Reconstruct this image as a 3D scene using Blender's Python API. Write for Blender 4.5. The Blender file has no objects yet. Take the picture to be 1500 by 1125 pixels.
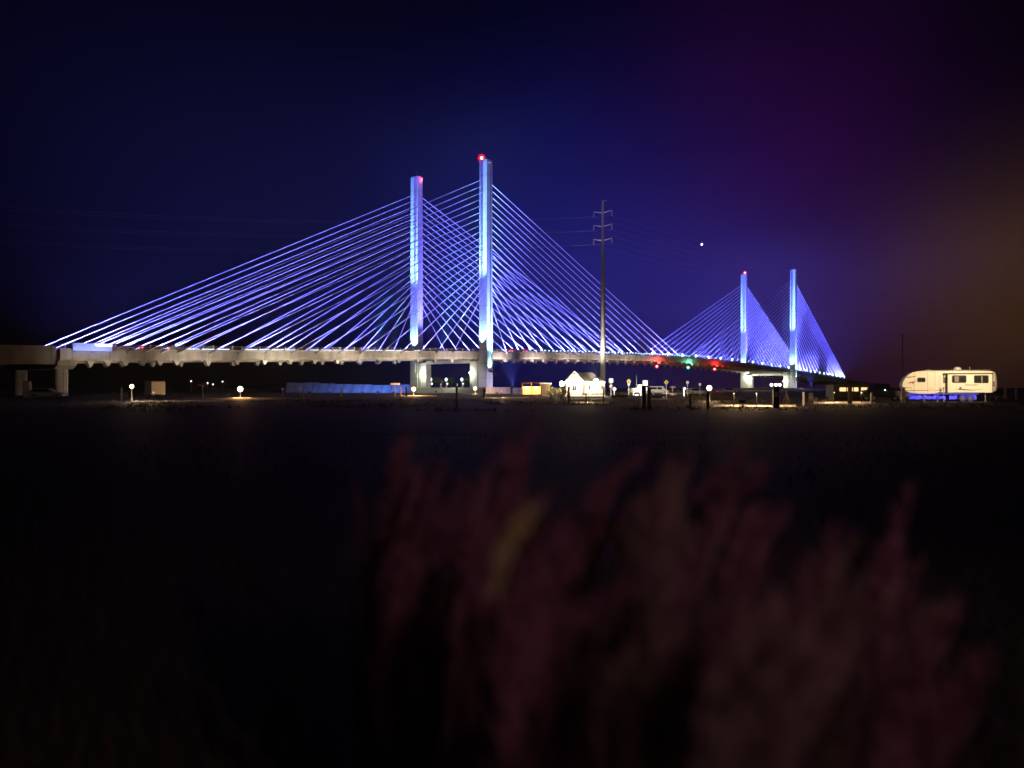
import bpy, math, random
from mathutils import Vector, Matrix
import numpy as np

R = math.radians
random.seed(7)
scene = bpy.context.scene
col = scene.collection

# ------------------------------------------------------------------ camera
EYE = 1.6
FPX = 1127.0            # focal length in pixels of the 1500 px wide photograph
HOR = 568.0
cam_d = bpy.data.cameras.new('camera')
cam = bpy.data.objects.new('camera', cam_d)
col.objects.link(cam)
cam.location = (0, 0, EYE)
cam.rotation_euler = (R(90), 0, 0)
cam_d.sensor_width = 36
cam_d.lens = FPX / 1500 * 36
cam_d.shift_y = (HOR - 562.5) / 1500
cam_d.clip_start = 0.05
cam_d.clip_end = 12000
cam_d.dof.use_dof = True
cam_d.dof.focus_distance = 230
cam_d.dof.aperture_fstop = 0.52
scene.camera = cam

# ------------------------------------------------------------------ world: night sky with town glow
w = bpy.data.worlds.new('World')
scene.world = w
w.use_nodes = True
nt = w.node_tree
nt.nodes.clear()
N = nt.nodes.new
def wm(op, a, b=None, clamp=False):
    n = N('ShaderNodeMath'); n.operation = op; n.use_clamp = clamp
    for i, v in enumerate((a, b)):
        if v is None: continue
        if isinstance(v, (int, float)): n.inputs[i].default_value = v
        else: nt.links.new(v, n.inputs[i])
    return n.outputs[0]
tc = N('ShaderNodeTexCoord')
sep = N('ShaderNodeSeparateXYZ')
nt.links.new(tc.outputs['Generated'], sep.inputs[0])
az = wm('ARCTAN2', sep.outputs[0], sep.outputs[1])
el = wm('ARCSINE', sep.outputs[2])
nz = N('ShaderNodeTexNoise'); nz.inputs['Scale'].default_value = 2.2; nz.inputs['Detail'].default_value = 3
nt.links.new(tc.outputs['Generated'], nz.inputs[0])
nz2 = N('ShaderNodeTexNoise'); nz2.inputs['Scale'].default_value = 5.0; nz2.inputs['Detail'].default_value = 4
nt.links.new(tc.outputs['Generated'], nz2.inputs[0])
def lobe(a0, aw, e0, ew):
    da = wm('DIVIDE', wm('SUBTRACT', az, R(a0)), R(aw))
    de = wm('DIVIDE', wm('SUBTRACT', el, R(e0)), R(ew))
    q = wm('ADD', wm('MULTIPLY', da, da), wm('MULTIPLY', de, de))
    return wm('POWER', 2.71828, wm('MULTIPLY', q, -1.0))
def tint(fac, c):
    n = N('ShaderNodeVectorMath'); n.operation = 'SCALE'
    n.inputs[0].default_value = c
    nt.links.new(fac, n.inputs['Scale'])
    return n.outputs[0]
def vadd(a, b):
    n = N('ShaderNodeVectorMath'); n.operation = 'ADD'
    nt.links.new(a, n.inputs[0]); nt.links.new(b, n.inputs[1])
    return n.outputs[0]
cl = wm('ADD', wm('MULTIPLY', nz.outputs[0], 1.0), 0.5)
cl2 = wm('ADD', wm('MULTIPLY', nz2.outputs[0], 1.2), 0.4)
tot = vadd(tint(wm('MULTIPLY', lobe(4.5, 11, 8.5, 11.5), cl), (0.0026, 0.0036, 0.100)),
           tint(wm('MULTIPLY', lobe(20, 10, 13, 13), cl2), (0.0170, 0.0012, 0.0300)))
tot = vadd(tot, tint(wm('MULTIPLY', lobe(33.5, 7.5, 6.8, 6), cl2), (0.0480, 0.0225, 0.0032)))
tot = vadd(tot, tint(wm('MULTIPLY', lobe(26, 12, 2, 6), cl2), (0.0085, 0.0016, 0.0040)))
sky = N('ShaderNodeTexSky'); sky.sky_type = 'NISHITA'; sky.sun_disc = False
sky.sun_elevation = R(6); sky.sun_rotation = R(150)
skys = N('ShaderNodeVectorMath'); skys.operation = 'SCALE'; skys.inputs['Scale'].default_value = 0.00001
nt.links.new(sky.outputs[0], skys.inputs[0])
tot = vadd(tot, skys.outputs[0])
bg = N('ShaderNodeBackground'); bg.inputs['Strength'].default_value = 1.0
nt.links.new(tot, bg.inputs['Color'])
wo = N('ShaderNodeOutputWorld'); nt.links.new(bg.outputs[0], wo.inputs['Surface'])

# the one sun lamp: a very low, very dim magenta fill added from behind the camera
sd = bpy.data.lights.new('sun', 'SUN'); sd.energy = 0.03; sd.angle = R(6); sd.color = (1.0, 0.6, 0.9)
so = bpy.data.objects.new('sun', sd); col.objects.link(so)
so.rotation_euler = Vector((-0.55, 1.0, -0.16)).to_track_quat('-Z', 'Y').to_euler()

scene.view_settings.view_transform = 'Standard'
scene.view_settings.look = 'None'
scene.view_settings.exposure = 0
scene.view_settings.gamma = 1
scene.view_settings.use_curve_mapping = False
cy = scene.cycles
cy.use_denoising = True
cy.max_bounces = 4; cy.diffuse_bounces = 2; cy.glossy_bounces = 2
cy.transparent_max_bounces = 12; cy.volume_bounces = 0
cy.sample_clamp_indirect = 3.0
cy.use_light_tree = True

# ------------------------------------------------------------------ materials
MATS = {}
def mat(name, c, rough=0.7, var=0.25, scale=3.0, bump=0.0, bscale=30.0, metal=0.0, c2=None, spec=0.5, coord='Object'):
    if name in MATS: return MATS[name]
    m = bpy.data.materials.new(name); m.use_nodes = True
    t = m.node_tree; b = t.nodes['Principled BSDF']
    b.inputs['Roughness'].default_value = rough; b.inputs['Metallic'].default_value = metal
    b.inputs['Specular IOR Level'].default_value = spec
    co = t.nodes.new('ShaderNodeTexCoord')
    n = t.nodes.new('ShaderNodeTexNoise'); n.inputs['Scale'].default_value = scale; n.inputs['Detail'].default_value = 6
    t.links.new(co.outputs[coord], n.inputs[0])
    r = t.nodes.new('ShaderNodeValToRGB')
    c2 = c2 or tuple(x * (1 - var) for x in c)
    r.color_ramp.elements[0].position = 0.3; r.color_ramp.elements[1].position = 0.7
    r.color_ramp.elements[0].color = (*c2, 1); r.color_ramp.elements[1].color = (*c, 1)
    t.links.new(n.outputs[0], r.inputs[0]); t.links.new(r.outputs[0], b.inputs['Base Color'])
    if bump:
        n2 = t.nodes.new('ShaderNodeTexNoise'); n2.inputs['Scale'].default_value = bscale; n2.inputs['Detail'].default_value = 4
        t.links.new(co.outputs[coord], n2.inputs[0])
        bp = t.nodes.new('ShaderNodeBump'); bp.inputs['Strength'].default_value = bump
        t.links.new(n2.outputs[0], bp.inputs['Height']); t.links.new(bp.outputs[0], b.inputs['Normal'])
    MATS[name] = m
    return m
def emit(name, c, s, clear=0.0):
    if name in MATS: return MATS[name]
    m = bpy.data.materials.new(name); m.use_nodes = True
    t = m.node_tree; t.nodes.clear()
    e = t.nodes.new('ShaderNodeEmission'); e.inputs[0].default_value = (*c, 1); e.inputs[1].default_value = s
    o = t.nodes.new('ShaderNodeOutputMaterial')
    if clear:
        tr = t.nodes.new('ShaderNodeBsdfTransparent'); mx = t.nodes.new('ShaderNodeMixShader'); mx.inputs[0].default_value = clear
        t.links.new(e.outputs[0], mx.inputs[1]); t.links.new(tr.outputs[0], mx.inputs[2]); t.links.new(mx.outputs[0], o.inputs[0])
    else:
        t.links.new(e.outputs[0], o.inputs[0])
    MATS[name] = m
    return m
CONC = mat('concrete', (0.52, 0.49, 0.45), 0.8, 0.22, 0.35, 0.15, 6)
CONC_P = mat('pylon_concrete', (0.60, 0.59, 0.57), 0.75, 0.16, 0.25, 0.12, 3)
CONC_OLD = mat('aged_concrete', (0.36, 0.33, 0.28), 0.85, 0.4, 0.3, 0.2, 5)
def weather(m, axis, period, width, streak):
    # construction joints and rain streaks as real staining of the concrete
    t = m.node_tree; b = t.nodes['Principled BSDF']; src = b.inputs['Base Color'].links[0].from_socket
    co = t.nodes.new('ShaderNodeTexCoord'); sp = t.nodes.new('ShaderNodeSeparateXYZ'); t.links.new(co.outputs['Object'], sp.inputs[0])
    d = t.nodes.new('ShaderNodeMath'); d.operation = 'DIVIDE'; d.inputs[1].default_value = period; t.links.new(sp.outputs[axis], d.inputs[0])
    f = t.nodes.new('ShaderNodeMath'); f.operation = 'FRACT'; t.links.new(d.outputs[0], f.inputs[0])
    l = t.nodes.new('ShaderNodeMath'); l.operation = 'LESS_THAN'; l.inputs[1].default_value = width/period; t.links.new(f.outputs[0], l.inputs[0])
    mp = t.nodes.new('ShaderNodeMapping'); mp.inputs['Scale'].default_value = streak; t.links.new(co.outputs['Object'], mp.inputs[0])
    n = t.nodes.new('ShaderNodeTexNoise'); n.inputs['Scale'].default_value = 1.0; n.inputs['Detail'].default_value = 5; t.links.new(mp.outputs[0], n.inputs[0])
    r = t.nodes.new('ShaderNodeMapRange'); r.inputs[1].default_value = 0.35; r.inputs[2].default_value = 0.7; r.inputs[3].default_value = 0.62; r.inputs[4].default_value = 1.0; t.links.new(n.outputs[0], r.inputs[0])
    j = t.nodes.new('ShaderNodeMath'); j.operation = 'MULTIPLY_ADD'; j.inputs[1].default_value = -0.45; j.inputs[2].default_value = 1.0; t.links.new(l.outputs[0], j.inputs[0])
    p = t.nodes.new('ShaderNodeMath'); p.operation = 'MULTIPLY'; t.links.new(j.outputs[0], p.inputs[0]); t.links.new(r.outputs[0], p.inputs[1])
    v = t.nodes.new('ShaderNodeVectorMath'); v.operation = 'SCALE'; t.links.new(src, v.inputs[0]); t.links.new(p.outputs[0], v.inputs['Scale'])
    t.links.new(v.outputs[0], b.inputs['Base Color'])
GIRD = mat('girder_concrete', (0.58, 0.55, 0.51), 0.8, 0.18, 0.2, 0.15, 6)
weather(GIRD, 0, 7.2, 0.16, (0.5, 0.5, 0.12)); weather(CONC_P, 2, 4.6, 0.14, (1.3, 1.3, 0.05)); weather(CONC_OLD, 0, 9.0, 0.2, (0.4, 0.4, 0.15))
STAY = mat('stay_pipe', (0.80, 0.80, 0.80), 0.45, 0.05, 1)
STEEL = mat('galvanised_steel', (0.45, 0.45, 0.46), 0.45, 0.2, 2, metal=0.4)
POLE = mat('weathering_pole_steel', (0.42, 0.41, 0.39), 0.55, 0.2, 0.6)
DARK = mat('dark_metal', (0.03, 0.03, 0.03), 0.5, 0.3, 5)
RUBBER = mat('rubber', (0.02, 0.02, 0.02), 0.8, 0.3, 8)
WOOD = mat('weathered_wood', (0.20, 0.14, 0.09), 0.85, 0.4, 4, 0.3, 25)
WOODG = mat('grey_wood', (0.30, 0.26, 0.22), 0.85, 0.4, 4, 0.3, 25)
PAINTW = mat('white_paint', (0.78, 0.77, 0.73), 0.5, 0.08, 2)
PAINTY = mat('yellow_sign', (0.75, 0.55, 0.08), 0.45, 0.08, 2)
BLACKP = mat('black_paint', (0.006, 0.006, 0.007), 0.4, 0.2, 3)
ROOF = mat('shingle_roof', (0.34, 0.31, 0.28), 0.85, 0.3, 5, 0.3, 40)
SIDING = mat('white_siding', (0.76, 0.74, 0.68), 0.6, 0.08, 1)
GLASS = mat('dark_glass', (0.02, 0.022, 0.02), 0.1, 0.3, 2, spec=0.6)
LEAF = mat('leaf', (0.07, 0.11, 0.03), 0.7, 0.5, 6)
LEAFG = mat('dry_leaf', (0.20, 0.16, 0.05), 0.7, 0.4, 6)
BARK = mat('bark', (0.12, 0.09, 0.06), 0.9, 0.4, 8, 0.4, 30)
ASPH = mat('asphalt', (0.05, 0.048, 0.047), 0.75, 0.45, 0.8, 0.35, 40, spec=0.3)
PAD = mat('pad_concrete', (0.45, 0.42, 0.38), 0.85, 0.25, 1.2, 0.15, 20)

# ------------------------------------------------------------------ mesh builder
class MB:
    def __init__(s): s.v = []; s.f = []
    def box(s, x0, x1, y0, y1, z0, z1):
        b = len(s.v)
        s.v += [(x0,y0,z0),(x1,y0,z0),(x1,y1,z0),(x0,y1,z0),(x0,y0,z1),(x1,y0,z1),(x1,y1,z1),(x0,y1,z1)]
        s.f += [tuple(b+i for i in q) for q in ((0,3,2,1),(4,5,6,7),(0,1,5,4),(1,2,6,5),(2,3,7,6),(3,0,4,7))]
        return s
    def cbox(s, c, d): return s.box(c[0]-d[0]/2, c[0]+d[0]/2, c[1]-d[1]/2, c[1]+d[1]/2, c[2]-d[2]/2, c[2]+d[2]/2)
    def tube(s, a, b, ra, rb=None, n=8):
        a = Vector(a); b = Vector(b); rb = ra if rb is None else rb
        ax = (b-a).normalized(); u = ax.orthogonal().normalized(); w_ = ax.cross(u)
        k = len(s.v)
        for p, r in ((a, ra), (b, rb)):
            for i in range(n):
                t = 2*math.pi*i/n
                s.v.append(tuple(p + u*(r*math.cos(t)) + w_*(r*math.sin(t))))
        for i in range(n): s.f.append((k+i, k+(i+1) % n, k+n+(i+1) % n, k+n+i))
        s.f.append(tuple(k+n-1-i for i in range(n))); s.f.append(tuple(k+n+i for i in range(n)))
        return s
    def lathe(s, c, prof, n=12):
        k = len(s.v); m = len(prof)
        for r, z in prof:
            for i in range(n):
                t = 2*math.pi*i/n
                s.v.append((c[0]+r*math.cos(t), c[1]+r*math.sin(t), c[2]+z))
        for j in range(m-1):
            for i in range(n):
                s.f.append((k+j*n+i, k+j*n+(i+1) % n, k+(j+1)*n+(i+1) % n, k+(j+1)*n+i))
        s.f.append(tuple(k+n-1-i for i in range(n))); s.f.append(tuple(k+(m-1)*n+i for i in range(n)))
        return s
    def ball(s, c, r, n=10, sz=1.0):
        return s.lathe(c, [(max(0.02, math.sin(math.pi*j/6))*r, -math.cos(math.pi*j/6)*r*sz) for j in range(7)], n)
    def prism_y(s, pts, y0, y1):      # polygon in x,z extruded along y
        k = len(s.v); n = len(pts)
        s.v += [(x, y0, z) for x, z in pts] + [(x, y1, z) for x, z in pts]
        for i in range(n): s.f.append((k+i, k+(i+1) % n, k+n+(i+1) % n, k+n+i))
        s.f.append(tuple(k+n-1-i for i in range(n))); s.f.append(tuple(k+n+i for i in range(n)))
        return s
    def prism_x(s, pts, x0, x1):      # polygon in y,z extruded along x
        k = len(s.v); n = len(pts)
        s.v += [(x0, y, z) for y, z in pts] + [(x1, y, z) for y, z in pts]
        for i in range(n): s.f.append((k+i, k+(i+1) % n, k+n+(i+1) % n, k+n+i))
        s.f.append(tuple(k+n-1-i for i in range(n))); s.f.append(tuple(k+n+i for i in range(n)))
        return s
    def prism_z(s, pts, z0, z1, sc=1.0):
        k = len(s.v); n = len(pts)
        s.v += [(x, y, z0) for x, y in pts] + [(x*sc, y*sc, z1) for x, y in pts]
        for i in range(n): s.f.append((k+i, k+(i+1) % n, k+n+(i+1) % n, k+n+i))
        s.f.append(tuple(k+n-1-i for i in range(n))); s.f.append(tuple(k+n+i for i in range(n)))
        return s
    def sweep(s, prof, stations):      # prof: (t,dz) closed polygon; stations: (s, z)
        k = len(s.v); n = len(prof); m = len(stations)
        for a, z in stations: s.v += [(a, t, z+dz) for t, dz in prof]
        for j in range(m-1):
            for i in range(n):
                s.f.append((k+j*n+i, k+j*n+(i+1) % n, k+(j+1)*n+(i+1) % n, k+(j+1)*n+i))
        s.f.append(tuple(k+n-1-i for i in range(n))); s.f.append(tuple(k+(m-1)*n+i for i in range(n)))
        return s
    def quad(s, p, u, v_):
        k = len(s.v); p = Vector(p)
        s.v += [tuple(p-u-v_), tuple(p+u-v_), tuple(p+u+v_), tuple(p-u+v_)]
        s.f.append((k, k+1, k+2, k+3)); return s
    def mesh(s, name, m, smooth=False, bevel=0):
        me = bpy.data.meshes.new(name); me.from_pydata(s.v, [], s.f); me.validate()
        import bmesh
        bm = bmesh.new(); bm.from_mesh(me)
        bmesh.ops.recalc_face_normals(bm, faces=bm.faces)
        if bevel: bmesh.ops.bevel(bm, geom=bm.edges[:], offset=bevel, segments=1, affect='EDGES', clamp_overlap=True)
        bm.to_mesh(me); bm.free()
        me.materials.append(m)
        if smooth:
            for p in me.polygons: p.use_smooth = True
        return me
    def build(s, name, m, parent=None, loc=(0,0,0), smooth=False, bevel=0):
        return place(name, s.mesh(name, m, smooth, bevel), parent, loc)
def place(name, me, parent=None, loc=(0,0,0)):
    o = bpy.data.objects.new(name, me); col.objects.link(o); o.location = loc
    if parent: o.parent = parent
    return o
def tag(o, label, cat, group=None):
    o['label'] = label; o['category'] = cat
    if group: o['group'] = group
    return o
def thing(name, label, cat, loc=(0,0,0), rz=0, group=None):
    o = bpy.data.objects.new(name, None); col.objects.link(o); o.empty_display_size = 0.2
    o.location = loc; o.rotation_euler = (0, 0, rz)
    return tag(o, label, cat, group)
def struct(o): o['kind'] = 'structure'; return o
def copy_tree(o, parent=None):
    c = o.copy(); col.objects.link(c); c.parent = parent
    for ch in list(o.children): copy_tree(ch, c)
    return c
def lamp(kind, loc, power, color, parent=None, aim=None, size=0.1, angle=60, blend=0.6, dims=None, name='light', spread=None):
    d = bpy.data.lights.new(name, kind); d.energy = power; d.color = color
    if kind == 'AREA':
        d.shape = 'RECTANGLE'; d.size, d.size_y = dims
        if spread: d.spread = R(spread)
    else: d.shadow_soft_size = size
    if kind == 'SPOT': d.spot_size = R(angle); d.spot_blend = blend
    o = bpy.data.objects.new(name, d); col.objects.link(o); o.location = loc
    if aim is not None: o.rotation_euler = (Vector(aim)-Vector(loc)).to_track_quat('-Z', 'Y').to_euler()
    if parent: o.parent = parent
    return o
def X(u, z): return (u-750)/FPX*z
def Zh(v, z): return EYE+(HOR-v)/FPX*z
def G(u, z): return (X(u, z), z, 0)

# ------------------------------------------------------------------ setting
GROUND = mat('sandy_soil', (0.055, 0.046, 0.036), 0.72, 0.55, 0.35, 0.9, 2.5, c2=(0.022, 0.024, 0.016), spec=0.3)
g = MB()
xs = [-6000, -600, -200, -60, -20, 20, 60, 200, 600, 6000]; ys = [-600, -60, 0, 10, 30, 70, 150, 400, 1200, 9000]
k = len(xs)
g.v = [(x, y, 0) for y in ys for x in xs]
g.f = [(j*k+i, j*k+i+1, (j+1)*k+i+1, (j+1)*k+i) for j in range(len(ys)-1) for i in range(k-1)]
struct(g.build('ground', GROUND))
rd = MB()
def sheet(pts, z0, z1): return MB().prism_z(pts, z0, z1)
struct(sheet([(-150, 24), (150, 29), (150, 36), (-150, 31)], -0.3, 0.005).build('road', ASPH))
struct(sheet([(-150, 84), (-4, 100), (30, 92), (120, 70), (120, 64), (28, 84), (-4, 92), (-150, 77)], -0.3, 0.016).build('camp_road', ASPH))

# embankments under the bridge ends
YAW = 0.67383; BX, BY, W = -8.41, 245.31, 31.13
TH = math.pi/2-YAW
dv = Vector((math.sin(YAW), math.cos(YAW))); nv = Vector((-dv.y, dv.x))
def bw(s, t, z=0): p = Vector((BX, BY))+dv*s+nv*t; return (p.x, p.y, z)
def bank(name, s0, s1, t0, t1, h, slope, m):
    o = MB(); b = [(s0-slope, t0-slope), (s1+slope, t0-slope), (s1+slope, t1+slope), (s0-slope, t1+slope)]
    c = [(s0, t0), (s1, t0), (s1, t1), (s0, t1)]
    o.v = [bw(s, t, -0.5) for s, t in b]+[bw(s, t, h) for s, t in c]
    o.f = [(0,1,5,4),(1,2,6,5),(2,3,7,6),(3,0,4,7),(4,5,6,7)]
    return struct(o.build(name, m))
SAND = mat('sand', (0.33, 0.29, 0.23), 0.95, 0.3, 0.5, 0.4, 6)
bank('inlet_bank', -5, 40, -6, 42, 1.65, 3, SAND)
bank('far_inlet_bank', 262, 330, -5, 42, 1.5, 8, SAND)

# ------------------------------------------------------------------ the bridge
br = thing('cable_stayed_bridge', 'long cable-stayed bridge glowing blue, with four tall white concrete pylons', 'bridge', (BX, BY, 0), TH)
PS = np.array([-320, -260, -160, -123, -94, -67, -31, 0, 27, 62, 110, 145, 180, 227, 281, 347, 421, 491, 560, 640], float)
PZ = np.array([4.6, 6.0, 8.2, 8.9, 9.75, 10.65, 11.85, 12.85, 13.65, 14.5, 15.3, 15.55, 15.35, 14.6, 12.85, 10.4, 7.3, 4.4, 1.7, -0.5], float)
def dz(s):
    return float(np.mean([np.interp(s+q, PS, PZ) for q in np.linspace(-16, 16, 9)]))
S0, S1 = -124.5, 414.5
st = [(s, dz(s)) for s in np.arange(S0, S1+0.1, 7.0)]
def gird(t0, t1):
    return MB().sweep([(t0, 0), (t0, -1.55), (t0+0.25*(1 if t1 > t0 else -1), -2.05), (t1, -2.05), (t1, 0)], st)
gird(2.0, 3.7).build('edge_girder', GIRD, br)
gird(W-2.0, W-3.7).build('edge_girder', GIRD, br)
MB().sweep([(3.72, -0.02), (3.72, -0.42), (W-3.72, -0.42), (W-3.72, -0.02)], st).build('deck_slab', CONC, br)
MB().sweep([(4.9, 0.03), (4.9, -0.015), (W-4.9, -0.015), (W-4.9, 0.03)], st).build('roadway', ASPH, br)
for (t0, t1) in ((2.1, 2.45), (W-2.45, W-2.1)):
    MB().sweep([(t0, 0.004), (t1, 0.004), (t1, 0.42), (t0, 0.42)], st).build('kerb_parapet', CONC, br)
    for zr in (0.78, 1.12):
        MB().sweep([(t0+0.12, zr), (t0+0.24, zr), (t0+0.24, zr+0.09), (t0+0.12, zr+0.09)], st).build('hand_rail', STEEL, br)
post_me = MB().box(-0.07, 0.07, -0.09, 0.09, 0, 0.86).box(-0.1, 0.1, -0.12, 0.12, 0.86, 0.93).mesh('railing_post', PAINTW)
for s in np.arange(S0+1, S1, 2.4):
    place('railing_post', post_me, br, (s, 2.28, dz(s)+0.38))
# approach spans
for (a, b) in ((-320, -125.0), (415.0, 560)):
    sa = [(s, dz(s)) for s in np.linspace(a, b, 20)]
    dep = 2.75 if a < 0 else 1.6
    MB().sweep([(2.5, 0.02), (2.5, -dep), (4.0, -dep), (4.0, -0.5), (W-4.0, -0.5), (W-4.0, -dep), (W-2.5, -dep), (W-2.5, 0.02)], sa).build('approach_span', CONC_OLD, br)
    MB().sweep([(2.45, 0.03), (2.8, 0.03), (2.7, 0.85), (2.5, 0.85)], sa).build('approach_parapet', CONC_OLD if a < 0 else CONC, br)
# end piers
for sp, m in ((-123.4, CONC_OLD), (413.5, CONC_OLD), (-168, CONC_OLD), (-212, CONC_OLD), (455, CONC_OLD)):
    zt = dz(sp)-2.12 if -125 < sp < 414 else dz(sp)-(2.8 if sp < 0 else 1.65)
    pr = MB().prism_x([(1.7, zt), (1.7, zt-0.9), (3.4, zt-1.5), (W-3.4, zt-1.5), (W-1.7, zt-0.9), (W-1.7, zt)], sp-1.7, sp+1.7).build('pier_cap', m, br)
    for t in (5.2, W-5.2):
        MB().prism_z([(-1.15, -1.2), (-0.8, -1.5), (0.8, -1.5), (1.15, -1.2), (1.15, 1.2), (0.8, 1.5), (-0.8, 1.5), (-1.15, 1.2)], -0.6, max(zt-1.5, 0)).build('pier_column', m, br, (sp, t, 0))
# stays and anchor blocks
TOP = 73.2
main_s = [6+7.2*k for k in range(1, 20)]
back_s = [6+7.3*k for k in range(1, 14)]+[104.6, 108.3, 111.9, 115.4, 118.8, 122.0]
cyl = MB().tube((0,0,0), (0,0,1), 1, n=8).mesh('stay_cable', STAY, smooth=True)
wedge = MB().prism_y([(-0.8, 0.02), (0.8, 0.02), (0.72, -0.1), (0.2, -1.0), (-0.25, -1.0), (-0.72, -0.1)], -0.8, 0.2).mesh('anchor_block', CONC)
beam_me = MB().box(-0.22, 0.22, 2.9, W-2.9, -1.5, -0.44).mesh('floor_beam', CONC)
collar = MB().lathe((0,0,0), [(0.16, 0), (0.24, 0.05), (0.24, 1.5), (0.2, 1.7), (0.15, 1.75)], 8).mesh('anchor_pipe', STEEL)
beams = set()
for sp, sgns in ((0, ((-1, back_s), (1, main_s))), (290, ((-1, main_s), (1, back_s)))):
    for sg, lst in sgns:
        for i, d_ in enumerate(lst):
            s = sp+sg*d_; z = dz(s)
            zt = TOP-42.0+(i/18)*36.6
            for near in (True, False):
                tb = 1.86 if near else W-1.86
                tt = 0.15 if near else W-0.15
                a = Vector((s, tb, z-0.3)); b = Vector((sp+sg*1.35, tt, zt))
                o = place('stay_cable', cyl, br, a)
                o.rotation_euler = (b-a).to_track_quat('Z', 'Y').to_euler(); o.scale = (0.095, 0.095, (b-a).length)
                c = place('anchor_pipe', collar, br, a); c.rotation_euler = o.rotation_euler
                place('anchor_block', wedge, br, (s, 2.85 if near else W-2.85, z-2.05))
            if round(s) not in beams:
                beams.add(round(s)); place('floor_beam', beam_me, br, (s, 0, z))
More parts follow.
